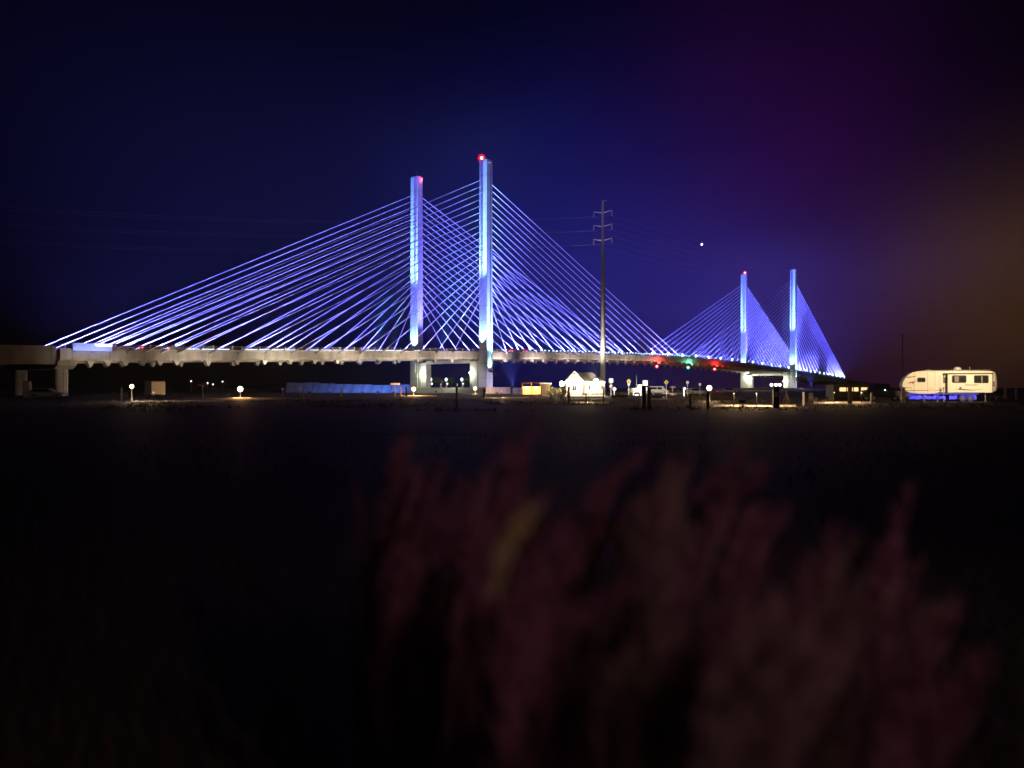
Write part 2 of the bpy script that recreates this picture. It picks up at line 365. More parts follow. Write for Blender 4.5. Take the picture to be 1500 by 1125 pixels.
# pylons
BLUE = (0.10, 0.14, 1.0); CYAN = (0.12, 0.42, 1.0); ICE = (0.42, 0.85, 1.0)
RED_L = emit('red_beacon', (1.0, 0.02, 0.02), 7)
WHITE_L = emit('white_lens', (0.9, 1.0, 1.0), 12)
ICE_L = emit('ice_lens', (0.45, 0.75, 1.0), 9)
for sp in (0, 290):
    for near in (True, False):
        m1 = -1 if near else 1          # outward direction in t
        zd = dz(sp)
        zb = 1.2
        def oy(q): return -q*m1          # q positive inward
        sec = [(-1.4, -1.7), (-0.72, -1.7), (-0.72, -1.25), (0.72, -1.25), (0.72, -1.7), (1.4, -1.7), (1.4, 1.65), (-1.4, 1.65)]
        sec = [(-1.45, -1.75), (-0.72, -1.75), (-0.72, -1.25), (0.72, -1.25), (0.72, -1.75), (1.45, -1.75),
               (1.45, 0.55), (1.25, 0.75), (1.25, 1.7), (-1.25, 1.7), (-1.25, 0.75), (-1.45, 0.55)]
        if not near: sec = [(x, -y) for x, y in sec]
        zg = zd-6.0
        p = MB().prism_z(sec, zg, TOP, 0.93).build('pylon', CONC_P, br, (sp, 0 if near else W, 0))
        q = 1 if near else -1
        ys_ = sorted((-1.75*q, 1.72*q))
        MB().box(-1.47, 1.47, ys_[0]-0.02, ys_[1]+0.02, zb, zg-0.002).build('lower_leg', CONC_P, p)
        ys_ = sorted((1.745*q, 5.6*q))
        MB().box(-1.2, 1.2, ys_[0], ys_[1], zb, zd-2.75).build('deck_bearing_wall', CONC, p)
        ys_ = sorted((2.4*q, 3.5*q))
        MB().box(-1.35, -1.202, ys_[0], ys_[1], zb, zd-3.2).build('wall_rib', CONC, p)
        # curved groove sill
        sl = MB().prism_z([(-0.71, 0), (0.71, 0), (0.5, -0.45), (0, -0.6), (-0.5, -0.45)] if near else [(-0.71, 0), (-0.5, 0.45), (0, 0.6), (0.5, 0.45), (0.71, 0)], zg-0.3, zg+0.1)
        sl.build('groove_sill', CONC_P, p, (0, -1.24*q, 0))
        # rim and fittings
        rim = MB()
        for a in ((-1.33, 1.33, -1.62, -1.5), (-1.33, 1.33, 1.45, 1.57), (-1.33, -1.2, -1.49, 1.44), (1.2, 1.33, -1.49, 1.44)):
            rim.box(*a, TOP, TOP+0.75)
        rim.build('parapet_rim', CONC_P, p)
        lad = MB()
        for x in (-0.28, 0.28): lad.box(x-0.03, x+0.03, -0.03, 0.03, zd-1, TOP-2)
        for z in np.arange(zd-0.8, TOP-2.2, 0.45): lad.box(-0.28, 0.28, -0.02, 0.02, z, z+0.05)
        for z in np.arange(zd+4, TOP-4, 7.5): lad.box(-0.5, 0.5, -0.12, 0.02, z, z+0.3)
        lo = lad.build('ladder', STEEL, p, (0.2, -1.05*q, 0)); lo['kind'] = 'stuff'
        if (sp == 0) == near:
            bc = MB().tube((0,0,0), (0,0,0.9), 0.06).build('beacon_mast', STEEL, p, (-0.9, 0.9*q, TOP+0.02))
            MB().ball((0,0,1.6), 0.5, 12).build('beacon_bulb', emit('hot_bulb', (1.0, 0.45, 0.38), 9), bc, smooth=True)
            MB().ball((0,0,1.6), 1.3, 16).build('beacon_lens_or_halo', emit('red_halo', (1.0, 0.01, 0.02), 1.3, 0.62), bc, smooth=True)  # see-through glowing shell that stands in for the beacon's red halo
            lamp('POINT', (sp-0.9, (0 if near else W)+0.9*q, TOP+2.9), 2200, (1, 0.02, 0.015), br, size=0.3)
        else:
            MB().tube((0,0,0), (0,0,3.0), 0.07, 0.03).build('lightning_rod', STEEL, p, (-0.2, 0, TOP))
            if sp == 0: 
                b2 = MB().ball((0,0,0.3), 0.22, 8).build('beacon_lens_or_halo', RED_L, p, (0.7, -0.6, TOP+0.76), smooth=True)
                lamp('POINT', (sp+0.6, W-2.1, TOP-0.3), 200, (1, 0.1, 0.12), br, size=0.2)
        # uplights: fixtures on brackets at the girder and along the deck edge
        fx = MB().box(-0.35, 0.35, -0.3, 0.3, 0, 0.35).box(-0.45, 0.45, -0.4, 0.4, 0.35, 0.42)
        tp = 0 if near else W
        def up(s, t, z, aim, power, colr, ang, bl=0.7):
            o = fx.build('uplight', DARK, p, (s-sp, t-tp, z-0.5))
            lamp('SPOT', (s, t, z+0.05), power, colr, br, aim=aim, size=0.25, angle=ang, blend=bl)
        ti = tp+0.4*q
        up(sp-3.4, tp+0.3*q, zd+1.0, (sp-1.2, ti, zd+9), 22000, ICE, 60)
        up(sp-13, tp+0.6*q, zd+0.6, (sp-1.2, ti, zd+36), 380000, ICE, 18)
        up(sp-20, tp+0.6*q, zd+0.6, (sp-1.2, ti, zd+52), 700000, (0.1, 0.3, 1.0), 40, 1.0)
        if near:
            up(sp, tp-2.0, zg+0.2, (sp, tp-1.3, zg+8), 9000, ICE, 70)
            up(sp+0.2, tp-3.6, zg-0.6, (sp, tp-1.3, zg+22), 260000, ICE, 26, 0.9)
            up(sp+0.4, tp-11, 1.7, (sp, tp-1.5, zd+36), 700000, (0.12, 0.14, 1.0), 60, 1.0)
            up(sp-5, tp-12, 1.9, (sp, tp, zd-9), 13000, (0.65, 0.58, 1.0), 50, 1.0)  # ground spot added to tint the lower leg lavender
        else:
            up(sp+0.4, tp-9.5, zd+0.6, (sp, tp-1.5, zd+34), 240000, (0.14, 0.14, 1.0), 62, 1.0)
# portals and crossbeams
for sp in (0, 290):
    zd = dz(sp)
    MB().box(sp-1.1, sp+1.1, 5.62, W-5.62, zd-3.25, zd-2.2).build('cross_beam', CONC, br)
PL = emit('portal_lens', (0.95, 1.0, 0.85), 14)
def wall_lamp(s, t, z, power, colr=(0.9, 1.0, 0.75), r=0.35):
    o = MB().box(-0.06, 0.0, -0.25, 0.25, -0.3, 0.3).build('wall_lamp', DARK, br, (s, t, z))
    MB().ball((-0.3, 0, 0), r, 10).build('lamp_lens_or_halo', PL, o, smooth=True)
    lamp('POINT', (s-1.1, t, z-0.2), power, colr, br, size=0.2)
z0 = dz(0); z2 = dz(290)
wall_lamp(-1.26, W-5.0, 6.4, 1500); wall_lamp(-1.26, 5.3, 6.4, 900)
wall_lamp(290-1.26, W-4.2, z2-4.0, 6500, r=0.75); wall_lamp(290-1.26, 5.3, 5.6, 2500, r=0.5)
lamp('POINT', (283, W/2, 6.5), 3000, (0.85, 1, 0.85), br, size=0.3)
# linear cable lights along both deck edges
for (sa, sb) in ((-122, -8), (8, 142), (148, 282), (298, 412)):
    far = sa > 144
    for near in (True, False):
        t = 1.35 if near else W-3.4
        L = sb-sa; rl = random.Random(int(sa)*2+near); base = (72000 if near else 95000)*(L/114)*(1.6 if far else 1.0)
        nseg = 4 if not far else 2
        for j in range(nseg):
            a_ = sa+L*(j+0.08+rl.uniform(-.06, .06))/nseg; b_ = sa+L*(j+0.86+rl.uniform(-.1, .1))/nseg
            o = lamp('AREA', ((a_+b_)/2, t, (dz(a_)+dz(b_))/2+0.9), base/nseg*rl.uniform(0.6, 1.35), (0.125, 0.135, 1.0), br, dims=(b_-a_, 0.35), spread=140)
            o.rotation_euler = (R(180)+(R(12) if near else R(-6)), -math.atan2(dz(b_)-dz(a_), b_-a_), 0)
for (sa, sb, pw) in ((-118, -10, 75000), (10, 140, 80000), (150, 282, 150000), (298, 410, 200000)):  # median strip lights added so the stays light up more evenly
    o = lamp('AREA', ((sa+sb)/2, W/2, (dz(sa)+dz(sb))/2+1.2), pw, (0.10, 0.09, 1.0), br, dims=(sb-sa, 1.0), spread=150)
    o.rotation_euler = (R(180), -math.atan2(dz(sb)-dz(sa), sb-sa), 0)
    MB().sweep([(W/2-0.6, 0.04), (W/2+0.6, 0.04), (W/2+0.6, 0.5), (W/2-0.6, 0.5)], [(q, dz(q)) for q in np.linspace(sa, sb, 20)]).build('added_light_trough', DARK, br)
# glowing tubes in place of white headlight trails along the outer rail
TRAIL = emit('headlight_trail', (0.80, 0.86, 1.0), 2.2)
for k, s in enumerate(np.arange(-99, -26, 3.65)):
    if k % 5 == 3: continue
    z = (dz(s)+dz(s+3.3))/2
    o = MB().box(-1.55, 1.55, -0.08, 0.08, 0, 0.13).build('headlight_trail', TRAIL, br, (s+1.65, 1.98, z+0.46))
    o.rotation_euler = (0, -math.atan2(dz(s+3.3)-dz(s), 3.3), 0)
dot = MB().ball((0,0,0), 0.13, 8).mesh('rail_lamp', ICE_L, smooth=True)
for s in np.arange(32, 150, 2.4):
    place('rail_lamp', dot, br, (s+0.6, 2.0, dz(s)+1.05+0.12*math.sin(s*3)))
dot2 = MB().ball((0,0,0.35), 0.42, 10).tube((0,0,-0.7), (0,0,0), 0.07).mesh('deck_lamp', emit('deck_lamp_lens', (0.6, 0.9, 1.0), 6), smooth=True)
for s in list(np.arange(114, 290, 14.4))+list(np.arange(300, 415, 9.6)):
    place('deck_lamp', dot2, br, (s, 1.8, dz(s)+1.2))
# pale solid parapet at the landward end
MB().prism_x([(1.2, 0), (1.9, 0), (1.9, 1.5), (1.5, 1.5)], -122.5, -115).build('end_parapet', PAINTW, br, (0, 0, dz(-119)-0.1))
lamp('AREA', (-119, 0.4, dz(-119)+0.1), 130, (0.07, 0.18, 1.0), br, aim=(-119, 1.9, dz(-119)+1.4), dims=(7, 0.3))
# navigation lights hung under the main span
GRN_L = emit('green_lens', (0.15, 1.0, 0.55), 14)
for s, red in ((119, True), (150, False), (180, True)):
    z = dz(s)-2.05
    o = MB().tube((0,0,0.1), (0,0,-1.5), 0.09).box(-0.4, 0.4, -0.4, 0.4, -1.5, -1.3).build('navigation_light', DARK, br, (s, 2.4, z))
    MB().ball((0,0,-2.25), 0.42, 12).build('lamp_bulb', MATS['hot_bulb'] if red else GRN_L, o, smooth=True)
    MB().ball((0,0,-2.35), 1.0, 14).build('lamp_lens_or_halo', MATS['red_halo'] if red else emit('green_halo', (0.05, 0.8, 0.4), 0.7, 0.7), o, smooth=True)  # glowing shell shaped as the halo around the bulb
    lamp('POINT', (s, 0.4, z-2.2), 6000 if red else 3500, (1, 0.02, 0.02) if red else (0.2, 1, 0.6), br, size=0.4)

# ------------------------------------------------------------------ vehicles on the deck
def car(name, label, loc, rz, paint, L=4.6, H=1.55, group=None, tail=True, glassm=GLASS):
    t = thing(name, label, 'car', loc, rz, group)
    h = H
    MB().prism_y([(-L/2, 0.35), (L/2, 0.35), (L/2, 0.7), (L/2-0.15, 0.85), (L/2-1.15, 0.95), (L/2-1.9, h), (-L/2+0.75, h), (-L/2+0.1, 0.98), (-L/2, 0.85)], -0.88, 0.88).build('body', paint, t, bevel=0.05)
    for y in (-0.885, 0.885):
        MB().prism_y([(L/2-1.35, 0.98), (L/2-1.95, h-0.08), (-L/2+0.9, h-0.08), (-L/2+0.4, 1.0)], min(y, y*0.985)-0.004, max(y, y*0.985)+0.004).build('side_window', glassm, t)
    for x in (-L/2+0.85, L/2-0.85):
        for y in (-0.8, 0.8):
            wh = MB().tube((0,-0.11,0), (0,0.11,0), 0.33, n=16).build('wheel', RUBBER, t, (x, y, 0.33))
            MB().tube((0,-0.13,0), (0,0.13,0), 0.18, n=10).build('rim', STEEL, wh)
    for y in (-0.66, 0.66):
        MB().box(-L/2-0.03, -L/2+0.05, y-0.2, y+0.2, 0.72, 0.92).build('tail_light', emit('tail_lens' if tail else 'unlit_tail_lens', (1.0, 0.05, 0.08), 14 if tail else 0.02), t)
        MB().box(L/2-0.04, L/2+0.02, y-0.2, y+0.2, 0.6, 0.75).build('headlight', emit('head_lens' if tail else 'unlit_head_lens', (1, 0.95, 0.85), 2.0 if tail else 0.05), t)
    return t
def deck_car(s, t, label, rz, paint):
    o = car('car', label, bw(s, t, dz(s)+0.04), TH+rz, paint)
    sl = math.atan2(dz(s+2)-dz(s-2), 4)
    o.rotation_euler = (0, -sl if rz == 0 else sl, TH+rz)
    lamp('AREA', (-2.45, 0, 0.85), 260, (1, 0.04, 0.08), o, aim=(-6, 0, 0.6), dims=(1.4, 0.2))
    return o
SILV = mat('silver_paint', (0.5, 0.5, 0.52), 0.3, 0.05, 2, metal=0.5)
REDP = mat('red_paint', (0.35, 0.02, 0.02), 0.3, 0.1, 2)
for i, (s, t) in enumerate(((-111, 6.2), (-104.5, 6.2), (-98, 6.2), (23, 6.2), (31, 6.2))):
    deck_car(s, t, ('silver car with red tail lights nearest the landward end of the bridge deck', 'red car between two silver cars on the landward bridge span', 'silver car with red tail lights, foremost of three on the landward span', 'red car with tail lights on the deck just past the outer pylon', 'silver car ahead of a red one just past the outer pylon')[i], 0, (SILV, REDP, SILV, REDP, SILV)[i])['group'] = 'cars on the bridge deck'

# ------------------------------------------------------------------ floodlights added on the ground to light the bridge girder
fl = thing('floodlight', 'small dark ground floodlight added to light the bridge girder', 'floodlight', bw(-118, -12, 0), TH, 'floodlights below the bridge girder')
MB().box(-0.3, 0.3, -0.18, 0.12, 0.35, 0.75).build('housing', DARK, fl, bevel=0.03)
MB().box(-0.26, 0.26, 0.122, 0.14, 0.39, 0.71).build('lens', emit('warm_lens', (1, 0.85, 0.6), 5), fl)
MB().box(-0.36, -0.32, -0.04, 0.04, 0, 0.6).box(0.32, 0.36, -0.04, 0.04, 0, 0.6).box(-0.36, 0.36, -0.2, 0.2, 0, 0.05).build('bracket', STEEL, fl)
def flood_light(root, s):
    pw = float(np.interp(s, [-126, -100, -70, 0, 60, 110], [1000, 2700, 5600, 6800, 6600, 4200]))
    dist = 15
    lamp('SPOT', (0, 0.3, 0.55), pw*3.4, (1.0, 0.82, 0.60) if s < -20 else (1.0, 0.80, 0.72), root, aim=(0, 13.2 if root.location.z < 1 else 6.8, dz(s)-1.6-root.location.z), size=0.3, angle=84, blend=1.0)
ss = np.arange(-118, 118, 21.0)
for i, s in enumerate(ss):
    o = fl if i == 0 else copy_tree(fl)
    hz = 1.65 if -4 < s < 39 else 0.0
    o.location = bw(s, -11 if hz == 0 else -4.6, hz)
for o, s in zip([o for o in col.objects if o.name.startswith('floodlight')], ss): flood_light(o, s)

# ------------------------------------------------------------------ seawall behind the bridge
WALLM = mat('seawall_concrete', (0.42, 0.42, 0.42), 0.85, 0.55, 0.4, 0.4, 3)
weather(WALLM, 0, 3.0, 0.12, (0.7, 0.7, 0.25))
sw = thing('seawall', 'long low concrete seawall washed in blue light beyond the bridge deck', 'wall', (0, 0, 0))
pts = [(X(420, 246), 246), (X(446, 245), 245), (X(490, 243), 243), (X(602, 240), 240)]
for i in range(3):
    a, b = Vector(pts[i]), Vector(pts[i+1]); n = max(2, int((b-a).length/6))
    for j in range(n):
        p, q = a.lerp(b, j/n), a.lerp(b, (j+1)/n)
        hh = [3.4, 3.25, 2.8][i]+random.uniform(-0.28, 0.12)-j*0.05
        L = (q-p).length
        o = MB().prism_x([(0, -0.3), (-0.9, -0.3), (-0.25, hh), (0.5, hh), (0.5, -0.3)], 0.02, L-0.02).build('wall_panel', WALLM, sw, (p.x, p.y, 0))
        o.rotation_euler = (0, 0, math.atan2(q.y-p.y, q.x-p.x))
fb = thing('blue_floodlight', 'low blue floodlight added on the ground to light the seawall', 'floodlight', (X(575, 230), 232, 0), 0, 'added blue floodlights at the seawall')  # added lamps that give the seawall its blue wash
MB().box(-0.4, 0.4, -0.15, 0.15, 0.1, 0.4).build('housing', DARK, fb)
MB().box(-0.36, 0.36, 0.151, 0.16, 0.13, 0.37).build('lens', ICE_L, fb)
MB().box(-0.42, 0.42, -0.2, 0.2, 0, 0.098).build('base', STEEL, fb)
for u, pw in ((575, 4200), (530, 7000), (480, 4200), (430, 1500)):
    o = fb if u == 575 else copy_tree(fb)
    o.location = (X(u, 230), 232, 0)
fbb = copy_tree(fb); fbb.location = (X(728, 190), 191, 0); fbb['label'] = 'low blue floodlight added on the ground to light the pale concrete barrier'; del fbb['group']; fbb.name = 'barrier_floodlight'
lamp('SPOT', (0, 0.4, 0.3), 1500, (0.15, 0.25, 1.0), fbb, aim=(0, 9, 1.0), size=0.3, angle=120, blend=1.0)  # added lamp that turns the barrier pale blue
for o, pw in zip([o for o in col.objects if o.name.startswith('blue_floodlight')], (2800, 3600, 1500, 300)):
    lamp('SPOT', (0, 0.4, 0.3), pw*1.5, (0.07, 0.20, 1.0), o, aim=(0, 9, 2.2), size=0.3, angle=140, blend=1.0)

# ------------------------------------------------------------------ lamps of the campground
WARM = (1.0, 0.62, 0.28)
WLENS = emit('warm_globe', (1.0, 0.72, 0.38), 14, 0.35)
def bollard_lamp(u, v0, z, label, power, r=0.2, h=None, lc=WARM):
    x = X(u, z)
    h = h or Zh(v0, z)
    t = thing('bollard_lamp', label, 'lamp', (x, z, 0))
    MB().lathe((0,0,0), [(0.16, 0), (0.16, 0.04), (0.07, 0.1), (0.06, h-r-0.06), (0.12, h-r-0.03), (0.12, h-r)], 10).build('post', PAINTW, t, smooth=True)
    MB().ball((0,0,h), r, 12).build('globe', WLENS, t, smooth=True)
    MB().lathe((0,0,0), [(0.13, h+r*0.97), (0.08, h+r+0.06), (0.02, h+r+0.1)], 10).build('cap', DARK, t, smooth=True)
    lamp('POINT', (0, 0, h), power, lc, t, size=r*0.6)
    return t
bollard_lamp(193, 566, 89, 'globe lamp on thin white post at the end of a lit pad', 900, 0.22, lc=(1, 0.85, 0.65))
bollard_lamp(352, 570, 119, 'glowing globe lamp standing alone left of the blue seawall', 6500, 0.4, lc=(1, 0.5, 0.2))
bollard_lamp(606, 570, 148, 'warm globe lamp in front of the inner pylon leg', 8000, 0.38, lc=(1, 0.48, 0.18))
bollard_lamp(696, 569, 196, 'warm globe lamp at the foot of the tall outer pylon', 6000, 0.42)
bollard_lamp(1039, 568.5, 92, 'warm globe lamp beside the site signs, over a pedestal', 2600, 0.3)
bollard_lamp(1224, 570, 97, 'warm globe lamp at the end of the dark trailer with lit windows', 2200, 0.34)
def pad(u0, u1, v0, v1, name='concrete_pad'):
    za, zb_ = 1803/(v1-568), 1803/(v0-568)
    o = sheet([(X(u0, za), za), (X(u1, za), za), (X(u1, zb_), zb_), (X(u0, zb_), zb_)], -0.2, 0.06).build(name, PAD)
    struct(o); return o
pad(192, 330, 587.2, 589.6); pad(341, 368, 582.2, 584); pad(588, 640, 579.5, 581.5)
pad(708, 775, 581.8, 584); pad(834, 892, 588.5, 592); pad(952, 1040, 583.3, 585.5)
pad(1045, 1166, 593.2, 597.2); pad(1192, 1282, 589, 592.2); pad(890, 1008, 575.2, 577.2)
# low hooded lights added to brighten those pads
def pad_fill_light(u, v, power, label, z=None, colr=WARM):
    z = z or 1803/(v-568)
    t = thing('pad_fill_light', label, 'lamp', (X(u, z), z, 0.06))
    MB().lathe((0,0,0), [(0.05, 0), (0.04, 0.02), (0.03, 1.05)], 8).build('stem', DARK, t)
    MB().lathe((0,0,1.08), [(0.12, 0), (0.1, 0.04), (0.03, 0.08)], 10).build('hood', DARK, t)
    MB().lathe((0,0,1.0), [(0.05, 0), (0.06, 0.04), (0.05, 0.075)], 8).build('lens', emit('pad_light_lens', (1, 0.8, 0.5), 4, 0.4), t)
    lamp('POINT', (0, 0, 0.96), power, colr, t, size=0.05)
for u, v, p_, lb in ((225, 588.4, 60, 'added hooded light on the pad below the cargo trailer'), (735, 583, 130, 'added hooded light on the pad before the pale barrier'),
                     (862, 590.5, 60, 'added hooded light before the rail fence'), (1075, 595.3, 60, 'added hooded light near the charcoal grill'),
                     (1140, 595.3, 60, 'added hooded light behind the dark kiosk'), (1108, 595.3, 60, 'added hooded light between grill and kiosk'),
                     (1222, 590.6, 60, 'added hooded light by the folding chair'), (1262, 590.6, 40, 'added hooded light below the lit trailer windows'),
                     (985, 576.4, 300, 'added hooded light below the yellow diamond sign')):
    pad_fill_light(u, v, p_*22, lb)

# ------------------------------------------------------------------ big transmission pole and wires
def transmission_pole():
    z = 160; x = X(883, z); h = Zh(293, z)
    t = thing('transmission_pole', 'tall steel transmission pole with three pairs of arms, before the bridge', 'pole', (x, z, 0))
    sh = MB()
    segs = [(0, 0.62), (12, 0.54), (12.02, 0.50), (24, 0.41), (24.02, 0.37), (h-0.3, 0.22), (h, 0.2)]
    sh.lathe((0,0,0), [(r, q) for q, r in segs], 12).build('shaft', POLE, t, smooth=True)
    MB().lathe((0,0,0), [(0.95, 0), (0.95, 0.12), (0.7, 0.14), (0.64, 0.6)], 12).build('base_flange', STEEL, t)
    MB().tube((0,0,h-0.25), (0.75,-0.2,h-0.1), 0.09, 0.06).build('top_bracket', POLE, t)
    ends = []
    for v in (311.5, 331.5, 352):
        za = Zh(v, z)
        for sx in (-1, 1):
            e = Vector((sx*1.8, -sx*0.75, za+0.35))
            a = MB().tube((sx*0.2, -sx*0.08, za), e, 0.13, 0.06).build('arm', POLE, t)
            MB().lathe((e.x, e.y, e.z-1.15), [(0.05, 0), (0.13, 0.1), (0.07, 0.3), (0.13, 0.4), (0.07, 0.6), (0.13, 0.7), (0.05, 1.1)], 8).build('insulator', mat('porcelain', (0.25, 0.18, 0.14), 0.3, 0.1), a)
            ends.append(Vector((x+e.x, z+e.y, e.z-1.15)))
    return t, ends
tpole, ends = transmission_pole()
for k, e in enumerate(ends):
    for (dst, sagm) in (((-150, 118), 4.2), ((250, 330), 7.0)):
        b = Vector((dst[0]+(e.x-X(883, 160)), dst[1]+(e.y-160), e.z-(1.0 if dst[0] < 0 else 0)))
        m = MB(); prev = None
        for j in range(25):
            f = j/24; p = e.lerp(b, f); p.z -= sagm*4*f*(1-f)
            if prev is not None: m.tube(prev, p, 0.012 if dst[0] < 0 else 0.008, n=4)
            prev = p
        tag(m.build('power_line', mat('aluminium_wire', (0.3, 0.3, 0.32), 0.5, 0.05)), 'thin wire on the pole\'s %s arm on the %s side, leading %s' % (('upper', 'middle', 'lower')[k//2], ('bridge', 'camper')[k % 2], 'past the bridge' if dst[0] < 0 else 'past the camper'), 'cable', 'wires of the transmission pole')
# distant poles where the wires go on
def far_pole(x, y, h, label, arms=1):
    t = thing('utility_pole', label, 'pole', (x, y, 0))
    MB().lathe((0,0,0), [(0.42, 0), (0.22, h)], 8).build('shaft', POLE, t, smooth=True)
    for k in range(arms): MB().box(-1.9, 1.9, -0.12, 0.12, h-1.2-k*5.2, h-0.95-k*5.2).build('crossarm', POLE, t)
    return t
far_pole(X(1322, 300), 300, Zh(488, 300), 'slim distant utility pole with one crossarm behind the camper')

# ------------------------------------------------------------------ camp building
def building():
    z = 150.0; x0, x1 = X(828, z), X(885, z)
    t = thing('camp_building', 'small white gabled camp building flooded with bright light', 'building', (0, z, 0))
    ev = 2.75; rg = Zh(545, z); dpt = 7.0
    MB().box(x0+0.4, x1-0.3, 0, dpt, 0, ev).build('wall', SIDING, t)
    xa, xb = x0, x0+3.3; xm = (xa+xb)/2
    MB().prism_y([(xa+0.2, 0), (xb-0.2, 0), (xb-0.2, ev-0.05), (xm, rg-0.35), (xa+0.2, ev-0.05)], -1.8, -0.002).build('gable_wall', SIDING, t)
    # roofs
    ra, rb = X(839, z), X(870, z)
    k = MB()
    k.v = [(x0+0.1, -0.5, ev-0.1), (x1+0.2, -0.5, ev-0.1), (x1+0.2, dpt+0.5, ev-0.1), (x0+0.1, dpt+0.5, ev-0.1), (ra, dpt/2, rg), (rb, dpt/2, rg)]
    k.f = [(0,1,5,4), (2,3,4,5), (1,2,5), (3,0,4), (3,2,1,0)]
    k.build('roof', ROOF, t)
    g_ = MB()
    for sx in (-1, 1):
        e = xm+sx*1.85
        g_.prism_y([(xm, rg+0.02), (e, ev-0.25), (e, ev-0.13), (xm, rg+0.16)] if sx < 0 else [(xm, rg+0.02), (xm, rg+0.16), (e, ev-0.13), (e, ev-0.25)], -2.15, dpt/2)
    g_.build('gable_roof', ROOF, t)
    for sx in (-1, 1):
        e = xm+sx*1.9
        MB().prism_y([(xm, rg-0.06), (e, ev-0.32), (e, ev-0.1), (xm, rg+0.2)], -2.24, -2.152).build('barge_board', PAINTW, t)
    MB().box(x0+0.1, x1+0.2, -0.62, -0.505, ev-0.22, ev-0.02).build('gutter', PAINTW, t)
    # windows and doors
    def win(xc, w_, z0_, z1_, y):
        f = MB().box(xc-w_/2-0.08, xc+w_/2+0.08, y-0.06, y-0.003, z0_-0.08, z1_+0.08).build('window', PAINTW, t)
        MB().box(xc-w_/2, xc-0.03, y-0.07, y-0.062, z0_, z1_).build('pane', GLASS, f)
        MB().box(xc+0.03, xc+w_/2, y-0.07, y-0.062, z0_, z1_).build('pane', GLASS, f)
    win(xm, 0.9, 1.1, 2.1, -1.8); 
    for xc in (X(862, z), X(880, z)): win(xc, 0.8, 1.2, 2.1, 0)
    for xc in (X(854, z), X(868.5, z), X(874.5, z)):
        dr = MB().box(xc-0.42, xc+0.42, -0.05, -0.003, 0, 2.05).build('door', mat('door_paint', (0.45, 0.42, 0.36), 0.5), t)
        MB().ball((xc+0.3, -0.1, 1.0), 0.05, 6).build('handle', STEEL, dr)
    for xc in (X(852, z), X(860, z), X(870, z), X(878, z), x1-0.1):
        MB().box(xc-0.07, xc+0.07, -0.47, -0.33, 0.1, ev-0.12).build('porch_post', PAINTW, t)
    MB().box(x0+0.2, x1+0.2, -2.6, -0.1, 0, 0.1).build('porch_slab', PAD, t)
    WL = emit('flood_lens', (1.0, 0.93, 0.75), 40)
    for (u, v, y, pw) in ((822.5, 562, -1.6, 2100), (848, 560, -2.1, 2200), (872.5, 558.5, -0.8, 2100)):
        xc = X(u, z); zz = Zh(v, z)
        o = MB().box(xc-0.12, xc+0.12, y+0.1, y+0.6, zz-0.1, zz+0.12).build('wall_lamp', DARK, t)
        MB().ball((xc, y, zz), 0.46, 12).build('lens', WL, o, smooth=True)
        lamp('POINT', (xc, y-0.75, zz-0.05), pw, (1.0, 0.80, 0.5), t, size=0.25)
    lamp('SPOT', (X(866, z), -2.4, 2.4), 70000, (1.0, 0.85, 0.66), t, aim=(X(883, z), 10, 14), size=0.2, angle=56, blend=1.0)  # bare spot added to brighten the transmission pole
    lamp('SPOT', (X(866, z), -4.4, 2.4), 55000, (0.55, 0.42, 1.0), t, aim=(X(883, z), 10, 36), size=0.2, angle=26, blend=1.0)  # bare violet spot added to tint the pole's upper shaft
    return t
building()

# ------------------------------------------------------------------ posts, fences and signs
def post(u, v0, v1, wpx, label, m=WOOD, name='wooden_post', cat='post', cap=True):
    z = 1803/(v1-568); h = Zh(v0, z); w_ = wpx*z/FPX
    t = thing(name, label, cat, G(u, z))
    MB().prism_z([(-w_/2, -w_/2), (w_/2, -w_/2), (w_/2, w_/2), (-w_/2, w_/2)], 0, h-0.06, 0.97).build('shaft', m, t, bevel=w_*0.08)
    if cap: MB().prism_z([(-w_*0.56, -w_*0.56), (w_*0.56, -w_*0.56), (w_*0.56, w_*0.56), (-w_*0.56, w_*0.56)], h-0.058, h, 0.6).build('cap', m, t)
    return t
post(669, 565, 598, 3.0, 'slender pale-edged wooden post alone on dark grass before the pylons', WOODG)
post(178, 567, 586, 2.0, 'thin faint post just left of the white globe lamp', WOODG)
post(445, 569, 583, 1.6, 'thin stake post before the blue seawall, beside the small pedestal', WOODG)
post(500, 568, 582, 2.0, 'stake with dark head before the brightest stretch of blue seawall', WOODG)
post(595, 566, 581, 2.2, 'reddish wooden stake left of the warm lamp at the inner pylon', WOOD)
post(587, 567, 580, 1.6, 'short reddish stake beside the white crossed signpost', WOOD)
post(1011, 577, 598, 2.6, 'dark wooden post right of the thick piling pair', WOOD)
post(1037, 573, 599, 4.0, 'dark forked wooden post before the warm globe lamp', WOOD)
post(1177, 574, 594, 2.6, 'pale standing post between the tripod and the folding chair', PAINTW)
post(1245, 566, 592, 5.0, 'thick dark wooden post before the lit trailer windows', WOOD)
post(1277, 575, 591, 2.6, 'pale slim post at the right end of the lit pad', WOODG)
post(1323, 567, 590, 4.5, 'brown wooden post before the nose of the camper', WOODG)
post(709, 567, 583, 3.2, 'short dark post at the left end of the pale barrier', WOOD)
post(1473, 568, 584, 3.0, 'dim pale stump post right of the camper rear', WOODG)
post(1489, 568, 584, 2.4, 'dim slender post farthest right of the camper', WOODG)
post(943, 565, 598, 6.0, 'thick dark piling standing next to a paler one', DARK, 'wooden_piling', 'piling')
post(951, 567, 597, 5.0, 'thick pale grey piling beside the dark one', WOODG, 'wooden_piling', 'piling')
